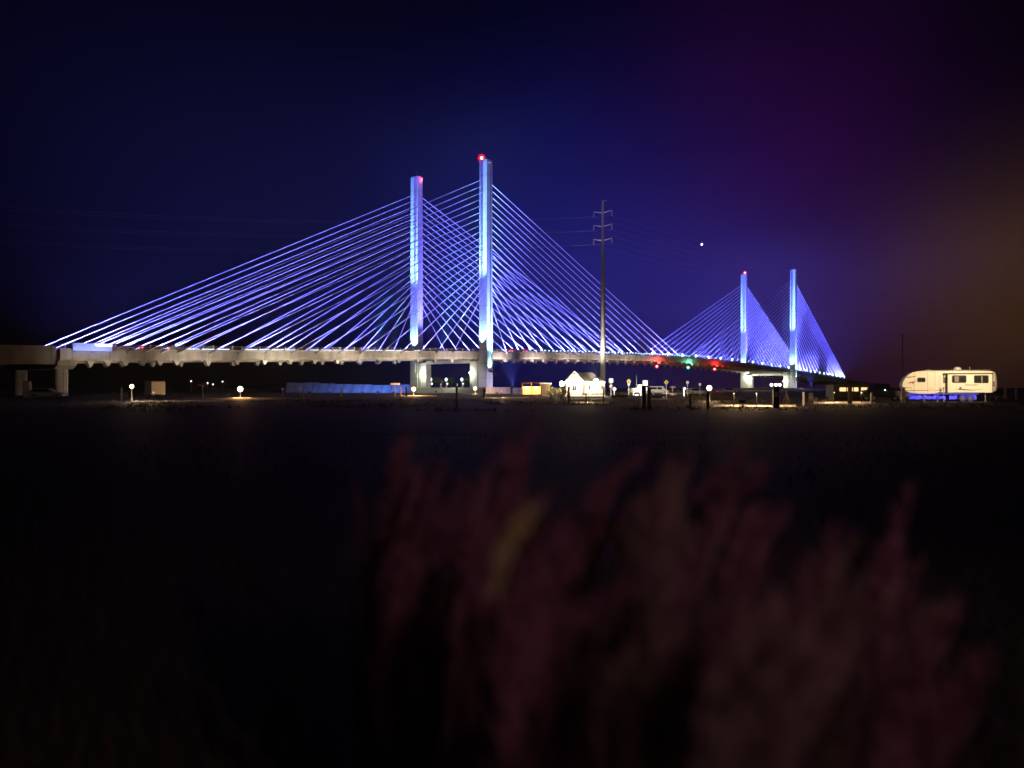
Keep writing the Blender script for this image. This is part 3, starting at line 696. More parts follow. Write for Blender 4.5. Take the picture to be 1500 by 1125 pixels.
def signpost(u, vtop, z, kind, label, m=PAINTW, size=0.65, extra=()):
    t = thing('signpost', label, 'sign', G(u, z))
    h = Zh(vtop, z)
    MB().box(-0.045, 0.045, -0.03, 0.03, 0, h+size*0.45).build('post', STEEL, t)
    def board(kind, zc, sz, mm):
        s2 = sz/2
        if kind == 'diamond': o = MB().prism_y([(0, zc-s2*1.35), (s2*1.35, zc), (0, zc+s2*1.35), (-s2*1.35, zc)], -0.07, -0.035)
        elif kind == 'round': o = MB().prism_y([(s2*math.cos(a*math.pi/8), zc+s2*math.sin(a*math.pi/8)) for a in range(16)], -0.07, -0.035)
        elif kind == 'arm': o = MB().box(-s2*2, s2*2, -0.07, -0.035, zc-s2*0.35, zc+s2*0.35)
        else: o = MB().box(-s2, s2, -0.07, -0.035, zc-s2, zc+s2)
        b = o.build('sign_board', mm, t)
        if kind == 'diamond' and mm is PAINTY:
            MB().box(-0.06, 0.06, -0.076, -0.071, zc-0.2, zc+0.15).build('symbol', BLACKP, b)
    board(kind, h, size, m)
    for kd, v, sz, mm in extra: board(kd, Zh(v, z), sz, mm)
    return t
signpost(895, 557.5, 132, 'square', 'square white sign with round plate below, right of the bright building', size=0.72, extra=(('round', 566, 0.6, PAINTW),))
signpost(900, 570, 130, 'diamond', 'low white diamond sign beside the square sign', size=0.55)
signpost(921, 558.5, 132, 'diamond', 'yellow diamond sign with small plate, left of the thick pilings', PAINTY, 0.62, (('square', 562.5, 0.4, PAINTW),))
signpost(976, 560, 125, 'diamond', 'yellow diamond sign on tall post right of the thick pilings', PAINTY, 0.58)
signpost(985.5, 567, 150, 'arm', 'small horizontal white sign right of the second yellow diamond', size=0.5)
signpost(1002, 569, 130, 'diamond', 'tiny white diamond sign low beside the white van', size=0.5)
signpost(1007, 560, 140, 'square', 'slim white marker sign on tall post, left of its shorter twin', size=0.45)
signpost(1025, 563, 140, 'square', 'slim white marker sign left of the warm globe lamp', size=0.42)
signpost(945, 561, 120, 'square', 'white boxy sign behind the thick pilings', size=0.8)
signpost(579, 562.5, 150, 'arm', 'white crossed signpost left of the inner pylon leg', size=0.9)
signpost(297, 564, 118, 'arm', 'dim T-shaped signpost right of the picnic table', WOODG, 0.7)
signpost(648, 559, 148, 'square', 'thin white mast with small board between the two near pylons', size=0.35)
signpost(414, 570, 150, 'square', 'small pale marker sign before the dim end of the seawall', size=0.4)
signpost(440, 569, 155, 'square', 'tiny blue-white marker by the stake at the seawall', size=0.35)
# fence before the building
def fence(u0, u1, z, label):
    t = thing('rail_fence', label, 'fence', (0, z, 0))
    xa, xb = X(u0, z), X(u1, z); n = 2
    for k in range(n+1):
        xx = xa+(xb-xa)*k/n
        w_ = 0.28 if k == 0 else 0.13
        MB().box(xx-w_/2, xx+w_/2, -0.09, 0.09, 0, 1.75 if k != 1 else 1.1).build('post', WOOD, t, bevel=0.015)
    for zz in (0.95, 0.62, 0.3):
        for k in range(n):
            a = xa+(xb-xa)*k/n+(0.15 if k == 0 else 0.07); b = xa+(xb-xa)*(k+1)/n-0.07
            MB().box(a, b, -0.03, 0.03, zz-0.06, zz+0.06).build('rail', WOODG, t)
    return t
fence(833, 884, 80, 'three-rail wooden fence lit from behind by the bright building')
def jersey(u0, u1, z, label, h=1.0):
    t = thing('concrete_barrier', label, 'barrier', (0, z, 0))
    xa, xb = X(u0, z), X(u1, z); n = max(1, round((xb-xa)/3.0))
    for k in range(n):
        a = xa+(xb-xa)*k/n+0.02; b = xa+(xb-xa)*(k+1)/n-0.02
        MB().prism_x([(-0.35, 0), (-0.35, 0.2), (-0.18, 0.45), (-0.12, h), (0.12, h), (0.18, 0.45), (0.35, 0.2), (0.35, 0)], a, b).build('segment', CONC_P, t)
    return t
jersey(712, 748, 200, 'long pale concrete barrier right of the outer pylon foot', 1.75)
jersey(751, 768, 200, 'short concrete barrier running up to the orange-lit shelter', 1.6)

# ------------------------------------------------------------------ shelter, booth, boulders, bollards
def shelter():
    z = 190; x = X(779, z)
    t = thing('picnic_shelter', 'flat-roofed picnic shelter glowing orange inside', 'shelter', (x, z, 0))
    hw = 2.3; h = 2.75
    MB().prism_y([(-hw-0.4, h), (hw+0.4, h), (hw+0.4, h+0.16), (0, h+0.4), (-hw-0.4, h+0.16)], -2.2, 2.2).build('roof', WOODG, t)
    for x_ in (-hw, 0, hw):
        for y_ in (-1.9, 1.9): MB().box(x_-0.08, x_+0.08, y_-0.08, y_+0.08, 0, h-0.003).build('post', WOODG, t)
    MB().box(-hw+0.1, hw-0.1, 1.85, 1.95, 0, 1.9).build('back_wall', SIDING, t)
    MB().box(-1.2, 1.2, -0.4, 0.4, 0.7, 0.76).box(-1.0, -0.9, -0.3, 0.3, 0, 0.7).box(0.9, 1.0, -0.3, 0.3, 0, 0.7).build('table', WOODG, t)
    for x_ in (-1.4, 1.0):
        o = MB().ball((x_, -0.2, 1.55), 0.33, 10).build('lantern', emit('orange_lens', (1, 0.42, 0.08), 16, 0.3), t, smooth=True)
        MB().tube((x_, -0.2, 1.9), (x_, -0.2, h-0.003), 0.02, n=6).build('hanger', DARK, o)
        lamp('POINT', (x_, -0.2, 1.5), 5200, (1, 0.30, 0.06), t, size=0.25)
shelter()
def booth():
    z = 150; x = X(799.5, z)
    t = thing('booth', 'dark plank booth with pale flat roof between the shelter and building', 'booth', (x, z, 0))
    for k in range(6): MB().box(-0.8+k*0.27, -0.8+k*0.27+0.255, -0.8, -0.75, 0, 2.35).build('plank', WOOD, t)
    MB().box(-0.8, 0.82, -0.745, 0.8, 0, 2.34).build('shell', WOOD, t)
    MB().prism_y([(-1.1, 2.36), (1.1, 2.36), (1.1, 2.5), (-1.1, 2.62)], -1.1, 1.0).build('roof', PAINTW, t)
    MB().box(0.1, 0.65, -0.77, -0.752, 1.1, 1.7).build('hatch', GLASS, t)
booth()
def rock(seed, r):
    rn = random.Random(seed); m = MB().lathe((0,0,0), [(r*0.9, -0.05), (r, r*0.25), (r*0.8, r*0.6), (r*0.35, r*0.8)], 7)
    m.v = [(x*(1+rn.uniform(-.15,.15)), y*(1+rn.uniform(-.15,.15)), z*(1+rn.uniform(-.15,.15))) for x, y, z in m.v]
    return m
for k, u in enumerate((900, 905, 909.5, 916, 922, 927, 933, 939, 944)):
    tag(rock(k, 0.33).build('painted_stone', PAINTW, loc=G(u, 162)), 'white painted edging stone in the row before the signs', 'stone', 'row of white edging stones')
for k, u in enumerate((628, 645.5, 654, 669.5, 677.5, 690)):
    b = thing('white_bollard', 'short white bollard on the bank between the near pylons', 'bollard', (X(u, 240), 240, 1.65), 0, 'white bollards on the bank')
    MB().lathe((0,0,0), [(0.22, 0), (0.22, 1.05), (0.18, 1.25), (0.05, 1.32)], 10).build('body', PAINTW, b, smooth=True)
    MB().lathe((0,0,0.8), [(0.225, 0), (0.225, 0.16)], 10).build('reflector_band', PAINTY, b)
lamp('SPOT', bw(-1.3, 6.2, 7.5), 9000, (0.9, 1, 0.8), None, aim=bw(-12, 15, 1.6), size=0.3, angle=120, blend=1)

# ------------------------------------------------------------------ small trees with garden lamps beyond the near portal
def leaves(c, rad, n, ls, seed, m=None):
    rn = random.Random(seed); m = m or MB()
    cl_ = [Vector((rn.uniform(-1, 1), rn.uniform(-1, 1), rn.uniform(-0.8, 1))).normalized()*rn.uniform(0.35, 0.8) for _ in range(16)]
    for _ in range(n):
        q = rn.choice(cl_)+Vector((rn.gauss(0, .2), rn.gauss(0, .2), rn.gauss(0, .17)))
        p = Vector(c)+Vector((q.x*rad[0], q.y*rad[1], q.z*rad[2]))
        a = Vector((rn.gauss(0, 1), rn.gauss(0, 1), rn.gauss(0, 1))).normalized(); b = a.orthogonal().normalized()
        m.quad(p, a*ls*rn.uniform(.6, 1.3), b*ls*0.55)
    return m
for k, (u, lu) in enumerate(((640, 631), (661, 653.5), (683, 676.5))):
    z = 296
    t = thing('round_tree', 'small round-crowned tree beyond the near portal, with a lamp beside it', 'tree', (X(u, z), z, 0), k*1.3, 'small trees beyond the portal')
    trunk = MB().tube((0,0,0), (0.05,0.1,2.6), 0.16, 0.1)
    for q in range(5): trunk.tube((0.05, 0.1, 2.2+q*0.15), (math.cos(q*1.3)*1.1, math.sin(q*1.3)*1.1, 4.2), 0.06, 0.02, n=5)
    trunk.build('trunk', BARK, t)
    leaves((0, 0, 4.2), (2.3, 2.2, 1.6), 1500, 0.16, k).build('crown', LEAF, t)
    l = thing('garden_lamp', 'white garden lamp with two heads beside a small round tree', 'lamp', (X(lu, 290), 290, 0), 0, 'garden lamps by the trees')
    MB().tube((0,0,0), (0,0,4.3), 0.08, 0.06).build('pole', STEEL, l)
    MB().ball((0,0,4.7), 0.5, 10, 1.3).build('globe', emit('garden_lens', (0.75, 0.95, 1.0), 3, 0.3), l, smooth=True)
    MB().ball((0.4,0,3.1), 0.36, 10).build('globe', MATS['garden_lens'], l, smooth=True)
    lamp('POINT', (0, 0, 4.6), 900, (0.7, 0.95, 1.0), l, size=0.3)
# shrubs beside the building
for k, (u, z, h, rx) in enumerate(((812, 146, 1.7, 0.9), (818, 147, 1.5, 0.8), (826, 143, 1.2, 0.9), (806, 148, 1.1, 0.7))):
    t = thing('shrub', 'leafy golden-lit shrub beside the bright building', 'shrub', G(u, z), 0, 'shrubs by the camp building')
    MB().tube((0,0,0), (0,0,h*0.5), 0.05, 0.03, n=5).tube((0,0,0), (0.2,0.1,h*0.6), 0.04, 0.02, n=5).build('stem', BARK, t)
    leaves((0, 0, h*0.6), (rx, rx*0.8, h*0.55), 420, 0.08, 40+k).build('foliage', LEAFG, t)
for k, (u, z, h, rx) in enumerate(((905, 112, 0.8, 1.2), (915, 110, 0.7, 1.3), (1018, 100, 0.7, 1.6), (1060, 105, 0.6, 2.0), (965, 112, 0.5, 1.6))):
    t = thing('dune_shrub', 'low dark brownish shrub on the ground before the signs', 'shrub', G(u, z), 0, 'low shrubs before the signs')
    MB().tube((0,0,0), (0,0,h*0.5), 0.04, 0.02, n=5).build('stem', BARK, t)
    leaves((0, 0, h*0.5), (rx, rx*0.5, h*0.5), 420, 0.07, 60+k).build('foliage', LEAFG, t)

# ------------------------------------------------------------------ trailers, vehicles
def cargo_trailer():
    z = 116; x = X(227, z); t = thing('cargo_trailer', 'boxy pale cargo trailer parked by the picnic table under the bridge', 'trailer', (x, z, 0), R(-42))
    MB().prism_y([(-1.2, 0.55), (1.2, 0.55), (1.2, 2.45), (0.95, 2.6), (-0.95, 2.6), (-1.2, 2.45)], -1.05, 1.05).build('body', PAINTW, t, bevel=0.05)
    dr = MB().box(-1.23, -1.203, -0.9, 0.9, 0.65, 2.3).build('rear_door', mat('grey_panel', (0.3, 0.33, 0.35), 0.5), t)
    MB().box(-1.26, -1.231, -0.03, 0.03, 1.0, 1.9).build('latch_bar', STEEL, dr)
    for y in (-1.0, 1.0):
        wh = MB().tube((0,-0.1,0), (0,0.1,0), 0.34, n=16).build('wheel', RUBBER, t, (0, y, 0.34)); MB().tube((0,-0.12,0), (0,0.12,0), 0.17, n=10).build('rim', STEEL, wh)
    MB().tube((1.2,0.5,0.6), (2.3,0,0.55), 0.05).tube((1.2,-0.5,0.6), (2.3,0,0.55), 0.05).tube((2.2,0,0.55), (2.2,0,0), 0.04).build('tongue', DARK, t)
cargo_trailer()
def picnic_table(u, z, label, rz=0):
    t = thing('picnic_table', label, 'table', G(u, z), rz)
    for k in range(5): MB().box(-0.95, 0.95, -0.38+k*0.155, -0.38+k*0.155+0.14, 0.72, 0.76).build('top_plank', WOOD, t)
    for y in (-0.72, 0.72): MB().box(-0.95, 0.95, y-0.13, y+0.13, 0.43, 0.47).build('bench', WOOD, t)
    for x in (-0.65, 0.65):
        for sy in (-1, 1): MB().tube((x, sy*0.2, 0.715), (x, sy*0.62, 0), 0.05, n=4).build('leg', WOOD, t)
        MB().box(x-0.03, x+0.03, -0.82, 0.82, 0.36, 0.426).build('crossbar', WOOD, t)
picnic_table(262, 108, 'brown picnic table right of the cargo trailer', 0.4)
picnic_table(815, 92, 'picnic table in the glow left of the rail fence', 0.2)
picnic_table(826, 100, 'picnic table tucked beside the big lit fence post', 0.5)
picnic_table(1460, 100, 'dim picnic table behind the camper rear', 0.3)
def kiosk():
    z = 60; t = thing('kiosk', 'dark upright camp kiosk crowned by three small white lights', 'kiosk', G(1136.5, z))
    MB().box(-0.22, 0.22, -0.12, 0.12, 0, 1.55).build('cabinet', DARK, t, bevel=0.02)
    MB().prism_y([(-0.32, 1.555), (0.32, 1.555), (0.2, 1.66), (-0.2, 1.66)], -0.2, 0.2).build('hood', DARK, t)
    for x in (-0.34, 0.0, 0.3):
        o = MB().ball((x, 0, 1.83), 0.11, 10).build('light', emit('kiosk_lens', (1, 0.95, 0.85), 7), t, smooth=True)
        MB().tube((x, 0, 1.6 if x == 0 else 0.1), (x, 0, 1.73), 0.025, n=6).build('stem', PAINTW, o)
    MB().box(-0.12, 0.12, -0.135, -0.121, 0.9, 1.3).build('notice', PAINTW, t)
kiosk()
def tripod():
    z = 72; t = thing('camp_tripod', 'slender wooden camp tripod right of the dark kiosk', 'tripod', G(1152, z))
    for a in (0.3, 2.4, 4.5): MB().tube((math.cos(a)*0.42, math.sin(a)*0.42, 0), (math.cos(a)*-0.03, math.sin(a)*-0.03, 1.25), 0.03, 0.025, n=6).build('leg', WOODG, t)
    MB().tube((0,0,1.15), (0,0,0.5), 0.008, n=4).ball((0,0,0.42), 0.1, 8).build('hanging_pot', DARK, t)
tripod()
def chair():
    z = 73; t = thing('folding_chair', 'pale folding camp chair with tall back on the pad edge', 'chair', G(1191, z), R(25))
    MB().box(-0.27, 0.27, -0.25, 0.25, 0.42, 0.46).build('seat', PAINTW, t)
    for k in range(3): MB().box(-0.25, 0.25, 0.25, 0.28, 0.6+k*0.18, 0.74+k*0.18).build('back_slat', PAINTW, t)
    for x in (-0.27, 0.27):
        MB().tube((x, 0.27, 1.15), (x, 0.3, 0), 0.022, n=6).build('leg', WOODG, t)
        MB().tube((x, -0.24, 0.62), (x, -0.3, 0), 0.022, n=6).build('leg', WOODG, t)
        MB().box(x-0.03, x+0.03, -0.3, 0.25, 0.621, 0.65).build('armrest', PAINTW, t)
chair()
def grill():
    z = 63; t = thing('charcoal_grill', 'dark pedestal charcoal grill before the long lit pad', 'grill', G(1086, z))
    MB().tube((-0.12,0,0), (-0.12,0,0.35), 0.035).tube((0.12,0,0), (0.12,0,0.35), 0.035).build('pedestal', DARK, t)
    MB().prism_y([(-0.2, 0.35), (0.2, 0.35), (0.32, 0.6), (-0.32, 0.6)], -0.2, 0.2).build('firebox', DARK, t)
    MB().box(-0.3, 0.3, -0.18, 0.18, 0.605, 0.62).build('grate', STEEL, t)
grill()
def van(u, z, label, L=4.8, H=2.0, paint=PAINTW, rz=0, name='van'):
    t = thing(name, label, 'van', G(u, z), rz)
    MB().prism_y([(-L/2, 0.4), (L/2, 0.4), (L/2, 0.95), (L/2-0.7, 1.1), (L/2-1.25, H-0.08), (L/2-1.5, H), (-L/2+0.1, H), (-L/2, H-0.1)], -0.95, 0.95).build('body', paint, t, bevel=0.06)
    for a, b in ((-L/2+0.4, -0.5), (-0.35, 0.75)): MB().box(a, b, -0.965, -0.952, 1.2, H-0.25).build('side_window', GLASS, t)
    for x in (-L/2+0.9, L/2-0.9):
        for y in (-0.88, 0.88):
            wh = MB().tube((0,-0.12,0), (0,0.12,0), 0.36, n=14).build('wheel', RUBBER, t, (x, y, 0.36)); MB().tube((0,-0.13,0), (0,0.13,0), 0.2, n=10).build('rim', STEEL, wh)
    return t
van(964, 190, 'white van parked behind the second yellow diamond sign')
car('car', 'small pale car parked by the slim marker signs', G(1020, 165), 0.3, PAINTW, tail=False)
car('car', 'blue-tinted pale car parked left of the far lit portal', G(1068, 230), 0.1, SILV, tail=False)
car('car', 'dim parked car far left beneath the approach span', G(69, 112), 0.2, SILV, tail=False)
cb = thing('utility_cabinet', 'dim upright utility cabinet far left beneath the approach span', 'cabinet', G(40, 118))
MB().box(-0.5, 0.5, -0.35, 0.35, 0, 2.6).build('body', WOODG, cb, bevel=0.03); MB().box(-0.4, 0.4, -0.365, -0.352, 0.15, 2.4).build('door', PAINTW, cb)
def boat():
    z = 175; t = thing('motorboat', 'white motorboat on a trailer with a short mast, behind the signs', 'boat', G(936, z), R(12))
    k = MB(); st_ = [(-2.1, 0.85, 0.8), (-0.8, 0.95, 0.65), (0.9, 0.85, 0.7), (2.2, 0.08, 1.1)]
    for x, w_, zb_ in st_: k.v += [(x, 0, zb_-0.15), (x, w_, zb_+0.35), (x, w_, 1.6+0.12*x/2), (x, -w_, 1.6+0.12*x/2), (x, -w_, zb_+0.35)]
    for j in range(3):
        for i in range(5): k.f.append((j*5+i, j*5+(i+1) % 5, (j+1)*5+(i+1) % 5, (j+1)*5+i))
    k.f += [(4,3,2,1,0), (15,16,17,18,19)]
    k.build('hull', PAINTW, t)
    MB().prism_y([(-0.6, 1.62), (0.8, 1.66), (0.45, 2.3), (-0.5, 2.3)], -0.6, 0.6).build('cabin', PAINTW, t)
    MB().tube((-0.6,0,1.6), (-0.6,0,4.6), 0.05, 0.03).build('mast', STEEL, t)
    MB().box(-2.3, 2.4, -0.08, 0.08, 0.4, 0.52).box(-1.9, -1.7, -0.9, 0.9, 0.42, 0.6).box(1.0, 1.15, -0.7, 0.7, 0.42, 0.7).build('trailer_frame', STEEL, t)
    for y in (-0.95, 0.95): MB().tube((-0.6, y-0.1, 0.3), (-0.6, y+0.1, 0.3), 0.3, n=14).build('wheel', RUBBER, t)
boat()
def dark_trailer():
    z = 94; x0, x1 = X(1221, z), X(1281, z)
    t = thing('park_trailer', 'dark low trailer with a row of warm lit windows', 'trailer', (0, z, 0))
    MB().prism_y([(x0, 0.4), (x1, 0.4), (x1, 1.95), (x1-0.25, 2.1), (x0+0.25, 2.1), (x0, 1.95)], 0, 2.3).build('body', mat('brown_panel', (0.06, 0.045, 0.04), 0.6), t, bevel=0.04)
    WG = emit('lit_window', (1.0, 0.62, 0.28), 1.5)
    for a, b in ((1229.5, 1239.5), (1240.5, 1249.5), (1250.5, 1257.5), (1261, 1270.5), (1271.5, 1279.5)):
        w_ = MB().box(X(a, z)-0.03, X(b, z)+0.03, -0.02, -0.003, Zh(573.6, z), Zh(567, z)).build('window', DARK, t)
        MB().box(X(a, z)+0.02, X(b, z)-0.02, -0.03, -0.021, Zh(573.2, z), Zh(567.6, z)).build('pane', WG, w_)
    for xx in (x0+1.5, x0+2.4):
        MB().tube((xx, 0.05, 0.33), (xx, 0.3, 0.33), 0.33, n=16).build('wheel', RUBBER, t)
    MB().box(x0+0.3, x1-0.2, 0.35, 2.0, 0.001, 0.398).build('skirting', DARK, t)
dark_trailer()

# ------------------------------------------------------------------ fifth-wheel camper and its truck
RZ = 89.0; PXM = RZ/FPX
def rx(a): return (1300+a/8.333-1387)*PXM*0.875
def rh(b): return EYE+(HOR-(520+b/8.333))*PXM
def camper():
    t = thing('travel_trailer', 'cream fifth-wheel camper with rounded nose, slide-out and blue underglow', 'camper', (X(1387, RZ), RZ-0.3, 0), R(-20))
    CREAM = mat('camper_shell', (0.74, 0.67, 0.52), 0.35, 0.06, 0.8)
    BRN = mat('brown_decal', (0.13, 0.07, 0.035), 0.45, 0.3, 3)
    TRIM = mat('dark_trim', (0.05, 0.03, 0.02), 0.5, 0.2, 3)
    prof = [(145, 370), (152, 335), (170, 300), (200, 262), (240, 228), (290, 206), (350, 195), (420, 191), (800, 192), (1240, 198), (1285, 210), (1303, 240), (1310, 300), (1318, 370), (1312, 415), (1300, 438), (1262, 450),
            (1240, 462), (700, 462), (620, 458), (520, 478), (390, 478), (300, 470), (220, 455), (168, 425), (150, 400)]
    body = MB().prism_y([(rx(a), rh(b)) for a, b in prof], 0, 2.45).build('body', CREAM, t, bevel=0.06)
    MB().box(rx(420), rx(1230), 0.1, 2.35, rh(191)+0.002, rh(191)+0.06).build('roof_cap', mat('roof_membrane', (0.3, 0.27, 0.23), 0.7), t)
    so_ = MB().box(rx(707), rx(1243), -0.55, -0.003, rh(458), rh(238)).build('slide_out', CREAM, t, bevel=0.03)
    MB().box(rx(664), rx(1254), -0.6, -0.005, rh(236), rh(222)).build('awning_rail', TRIM, t)
    MB().box(rx(1244), rx(1254), -0.5, -0.006, rh(460), rh(237)).build('slide_trim', TRIM, t)
    MB().box(rx(660), rx(705), -0.02, -0.004, rh(345), rh(237)).build('dark_panel', TRIM, t)
    MB().box(rx(699), rx(706), -0.5, -0.006, rh(460), rh(237)).build('slide_trim', TRIM, t)
    MB().box(rx(674), rx(692), -0.05, -0.021, rh(275), rh(248)).build('porch_light', mat('frosted', (0.6, 0.45, 0.35), 0.4), t)
    def window(a0, a1, b0, b1, y, curtain=None):
        c = 12
        pts_ = [(rx(a0+c), rh(b0)), (rx(a1-c), rh(b0)), (rx(a1), rh(b0+c)), (rx(a1), rh(b1-c)), (rx(a1-c), rh(b1)), (rx(a0+c), rh(b1)), (rx(a0), rh(b1-c)), (rx(a0), rh(b0+c))]
        f = MB().prism_y(pts_, y-0.04, y-0.002).build('window', TRIM, t)
        am = (a0+a1)/2
        for p, q in ((a0+8, am-2), (am+2, a1-8)):
            MB().box(rx(p), rx(q), y-0.05, y-0.041, rh(b1-8), rh(b0+8)).build('pane', GLASS, f)
        if curtain: MB().box(rx(curtain[0]), rx(curtain[1]), y-0.056, y-0.051, rh(b1-12), rh(b0+12)).build('curtain', mat('curtain_cloth', (0.34, 0.30, 0.24), 0.8), f)
    window(757, 933, 250, 342, -0.55, (790, 838)); window(1022, 1198, 250, 346, -0.55, (1110, 1124)); window(338, 442, 274, 332, 0)
    def decal(pts_, y, name='decal_stripe'): MB().prism_y([(rx(a), rh(b)) for a, b in pts_], y-0.012, y-0.003).build(name, BRN, t)
    decal([(190, 268), (340, 254), (320, 262), (215, 280)], 0); decal([(212, 350), (250, 328), (338, 316), (300, 332), (285, 360), (275, 338)], 0)
    decal([(785, 414), (840, 418), (850, 392), (880, 388), (872, 412), (1000, 424), (1130, 416), (1000, 434), (850, 428)], -0.55)
    decal([(160, 395), (270, 398), (270, 403), (160, 402)], 0)
    for k in range(9): decal([(915+k*17, 374-(k % 3)*3), (922+k*17, 360-(k % 2)*4), (930+k*17, 361), (925+k*17, 375)], -0.55, 'script_mark')
    decal([(1262, 325), (1285, 325), (1282, 380), (1266, 390)], 0, 'rear_decal')
    for a in (300, 470, 560): MB().box(rx(a)-0.012, rx(a)+0.012, -0.009, -0.002, rh(460), rh(200)).build('panel_seam', TRIM, t)
    MB().box(rx(170), rx(655), -0.014, -0.004, rh(436), rh(430)).build('belt_trim', TRIM, t)
    MB().box(rx(480), rx(560), -0.02, -0.004, rh(445), rh(400)).build('baggage_door', mat('door_panel', (0.66, 0.60, 0.47), 0.4, 0.1), t)
    MB().box(rx(600), rx(640), -0.03, -0.004, rh(452), rh(250)).build('entry_door', mat('door_panel', (0.66, 0.60, 0.47), 0.4, 0.1), t)
    # roof gear
    MB().lathe((rx(857), 1.0, rh(191)+0.06), [(0.42, 0), (0.42, 0.14), (0.3, 0.32), (0.06, 0.38)], 14).build('satellite_dome', PAINTW, t, smooth=True)
    MB().box(rx(470), rx(520), 0.9, 1.5, rh(191)+0.061, rh(172)).build('roof_vent', WOODG, t)
    MB().tube((rx(1000), 0.6, rh(192)), (rx(1000), 0.6, rh(150)), 0.05).build('vent_pipe', WOODG, t)
    MB().tube((rx(775), 0.6, rh(192)), (rx(775), 0.6, rh(168)), 0.04).build('antenna', WOODG, t)
    # running gear
    for a in (905, 1000):
        for y in (0.35, 2.1):
            wh = MB().tube((0,-0.13,0), (0,0.13,0), 0.4, n=18).build('wheel', RUBBER, t, (rx(a), y, 0.4))
            MB().tube((0,-0.14,0), (0,0.14,0), 0.22, n=12).build('rim', DARK, wh)
    for a in (430, 600, 1180):
        MB().box(rx(a)-0.06, rx(a)+0.06, 0.3, 0.42, 0.06, rh(462)).box(rx(a)-0.15, rx(a)+0.15, 0.22, 0.5, 0, 0.058).build('landing_leg', DARK, t)
    MB().box(rx(250), rx(1230), 0.6, 0.72, rh(478), rh(463)).build('chassis_rail', DARK, t)
    # step and blue-lit cloth skirting in uneven sections
    CL = mat('glow_blue_skirting', (0.10, 0.10, 0.50), 0.8, 0.3, 2)  # blue of the underglow put into the cloth colour
    rn = random.Random(3)
    for a0, a1 in ((235, 300), (305, 425), (440, 540), (545, 635), (640, 705), (745, 842), (928, 985), (990, 1078)):
        n = 5; top = [(a0+(a1-a0)*k/n, 486+rn.uniform(0, 22)) for k in range(n+1)]; bot = [(a0+(a1-a0)*k/n, 548-rn.uniform(0, 14)) for k in range(n, -1, -1)]
        MB().prism_y([(rx(a), rh(b)) for a, b in top+bot], 0.52, 0.56).build('skirting', CL, t)
    MB().box(rx(250), rx(1090), 0.0, 0.06, rh(480)+0.005, rh(470)-0.0).build('light_strip', emit('blue_strip', (0.2, 0.2, 1.0), 0.8), t)
    lamp('AREA', ((rx(250)+rx(1090))/2, 0.0, rh(482)), 120, (0.08, 0.08, 1.0), t, aim=((rx(250)+rx(1090))/2, 0.6, 0.3), dims=(rx(1090)-rx(250), 0.06))
    lamp('AREA', (rx(1150), 0.2, rh(482)), 4, (0.6, 0.1, 0.8), t, aim=(rx(1150), 0.5, 0.0), dims=(1.0, 0.06))
    # entry post lamp (yellow) beside the slide
    MB().tube((rx(655), -0.75, 0), (rx(655), -0.75, rh(390)), 0.05).box(rx(640), rx(662), -0.8, -0.7, rh(420), rh(392)).build('power_pedestal', WOODG, t)
    return t
camper()
def truck():
    z = 90.0; t = thing('pickup_truck', 'black pickup truck hitched in front of the cream camper', 'truck', (X(1303, z), z+0.3, 0), 0)
    MB().prism_y([(-2.6, 0.5), (2.7, 0.5), (2.7, 1.25), (0.55, 1.3), (0.2, 2.05), (-1.1, 2.1), (-1.65, 1.38), (-2.5, 1.25), (-2.6, 0.9)], 0, 1.95).build('body', BLACKP, t, bevel=0.06)
    MB().prism_y([(-1.5, 1.42), (-1.05, 1.98), (-0.45, 1.98), (-0.45, 1.42)], -0.015, -0.003).build('side_window', GLASS, t)
    MB().prism_y([(-0.37, 1.42), (-0.37, 1.98), (0.15, 1.94), (0.38, 1.42)], -0.015, -0.003).build('side_window', GLASS, t)
    for x in (-1.75, 1.65):
        for y in (0.1, 1.85):
            wh = MB().tube((0,-0.14,0), (0,0.14,0), 0.42, n=18).build('wheel', RUBBER, t, (x, y, 0.42)); MB().tube((0,-0.15,0), (0,0.15,0), 0.24, n=12).build('rim', STEEL, wh)
    MB().ball((0, 0, 0), 0.07, 8).build('marker_light', emit('marker', (1, 1, 1), 6), t, (X(1298, z)-X(1303, z), -0.08, Zh(571.5, z)), smooth=True)
    for y in (0.3, 1.65): MB().box(-2.63, -2.602, y-0.2, y+0.2, 0.85, 1.05).build('headlight', GLASS, t)
truck()
# street lamps added out of view to light the camper and the grass
def added_street_lamp(x, y, h, label, power, aim, ang, lc=(1.0, 0.70, 0.36), bl=0.6):
    t = thing('added_street_lamp', label, 'lamp', (x, y, 0))
    MB().lathe((0,0,0), [(0.14, 0), (0.1, 0.4), (0.06, h)], 10).build('pole', STEEL, t, smooth=True)
    MB().tube((0,0,h-0.1), (-0.5,1.0,h+0.1), 0.04).build('arm', STEEL, t)
    hd = MB().box(-0.72, -0.35, 0.8, 1.35, h+0.05, h+0.2).build('head', DARK, t)
    MB().box(-0.68, -0.39, 0.85, 1.3, h+0.02, h+0.048).build('lens', emit('added_street_lens', (1, 0.75, 0.42), 8), hd)
    lamp('SPOT', (-0.53, 1.08, h-0.05), power, lc, t, aim=aim, size=0.2, angle=ang, blend=bl)
added_street_lamp(48.0, 66, 6.5, 'assumed street lamp added out of view to light the cream camper', 36000, (2.3, 24, 2.2), 27, (1.0, 0.76, 0.47), 0.3)  # assumed lamp, standing unseen to the right, added to light the camper

added_street_lamp(9.0, -10.0, 7.0, 'tall street lamp added out of view to light the grass', 1500, (-8.5, 13.0, -6.4), 62, (1.0, 0.62, 0.66))  # unseen lamp added behind the camera to light the foreground grass
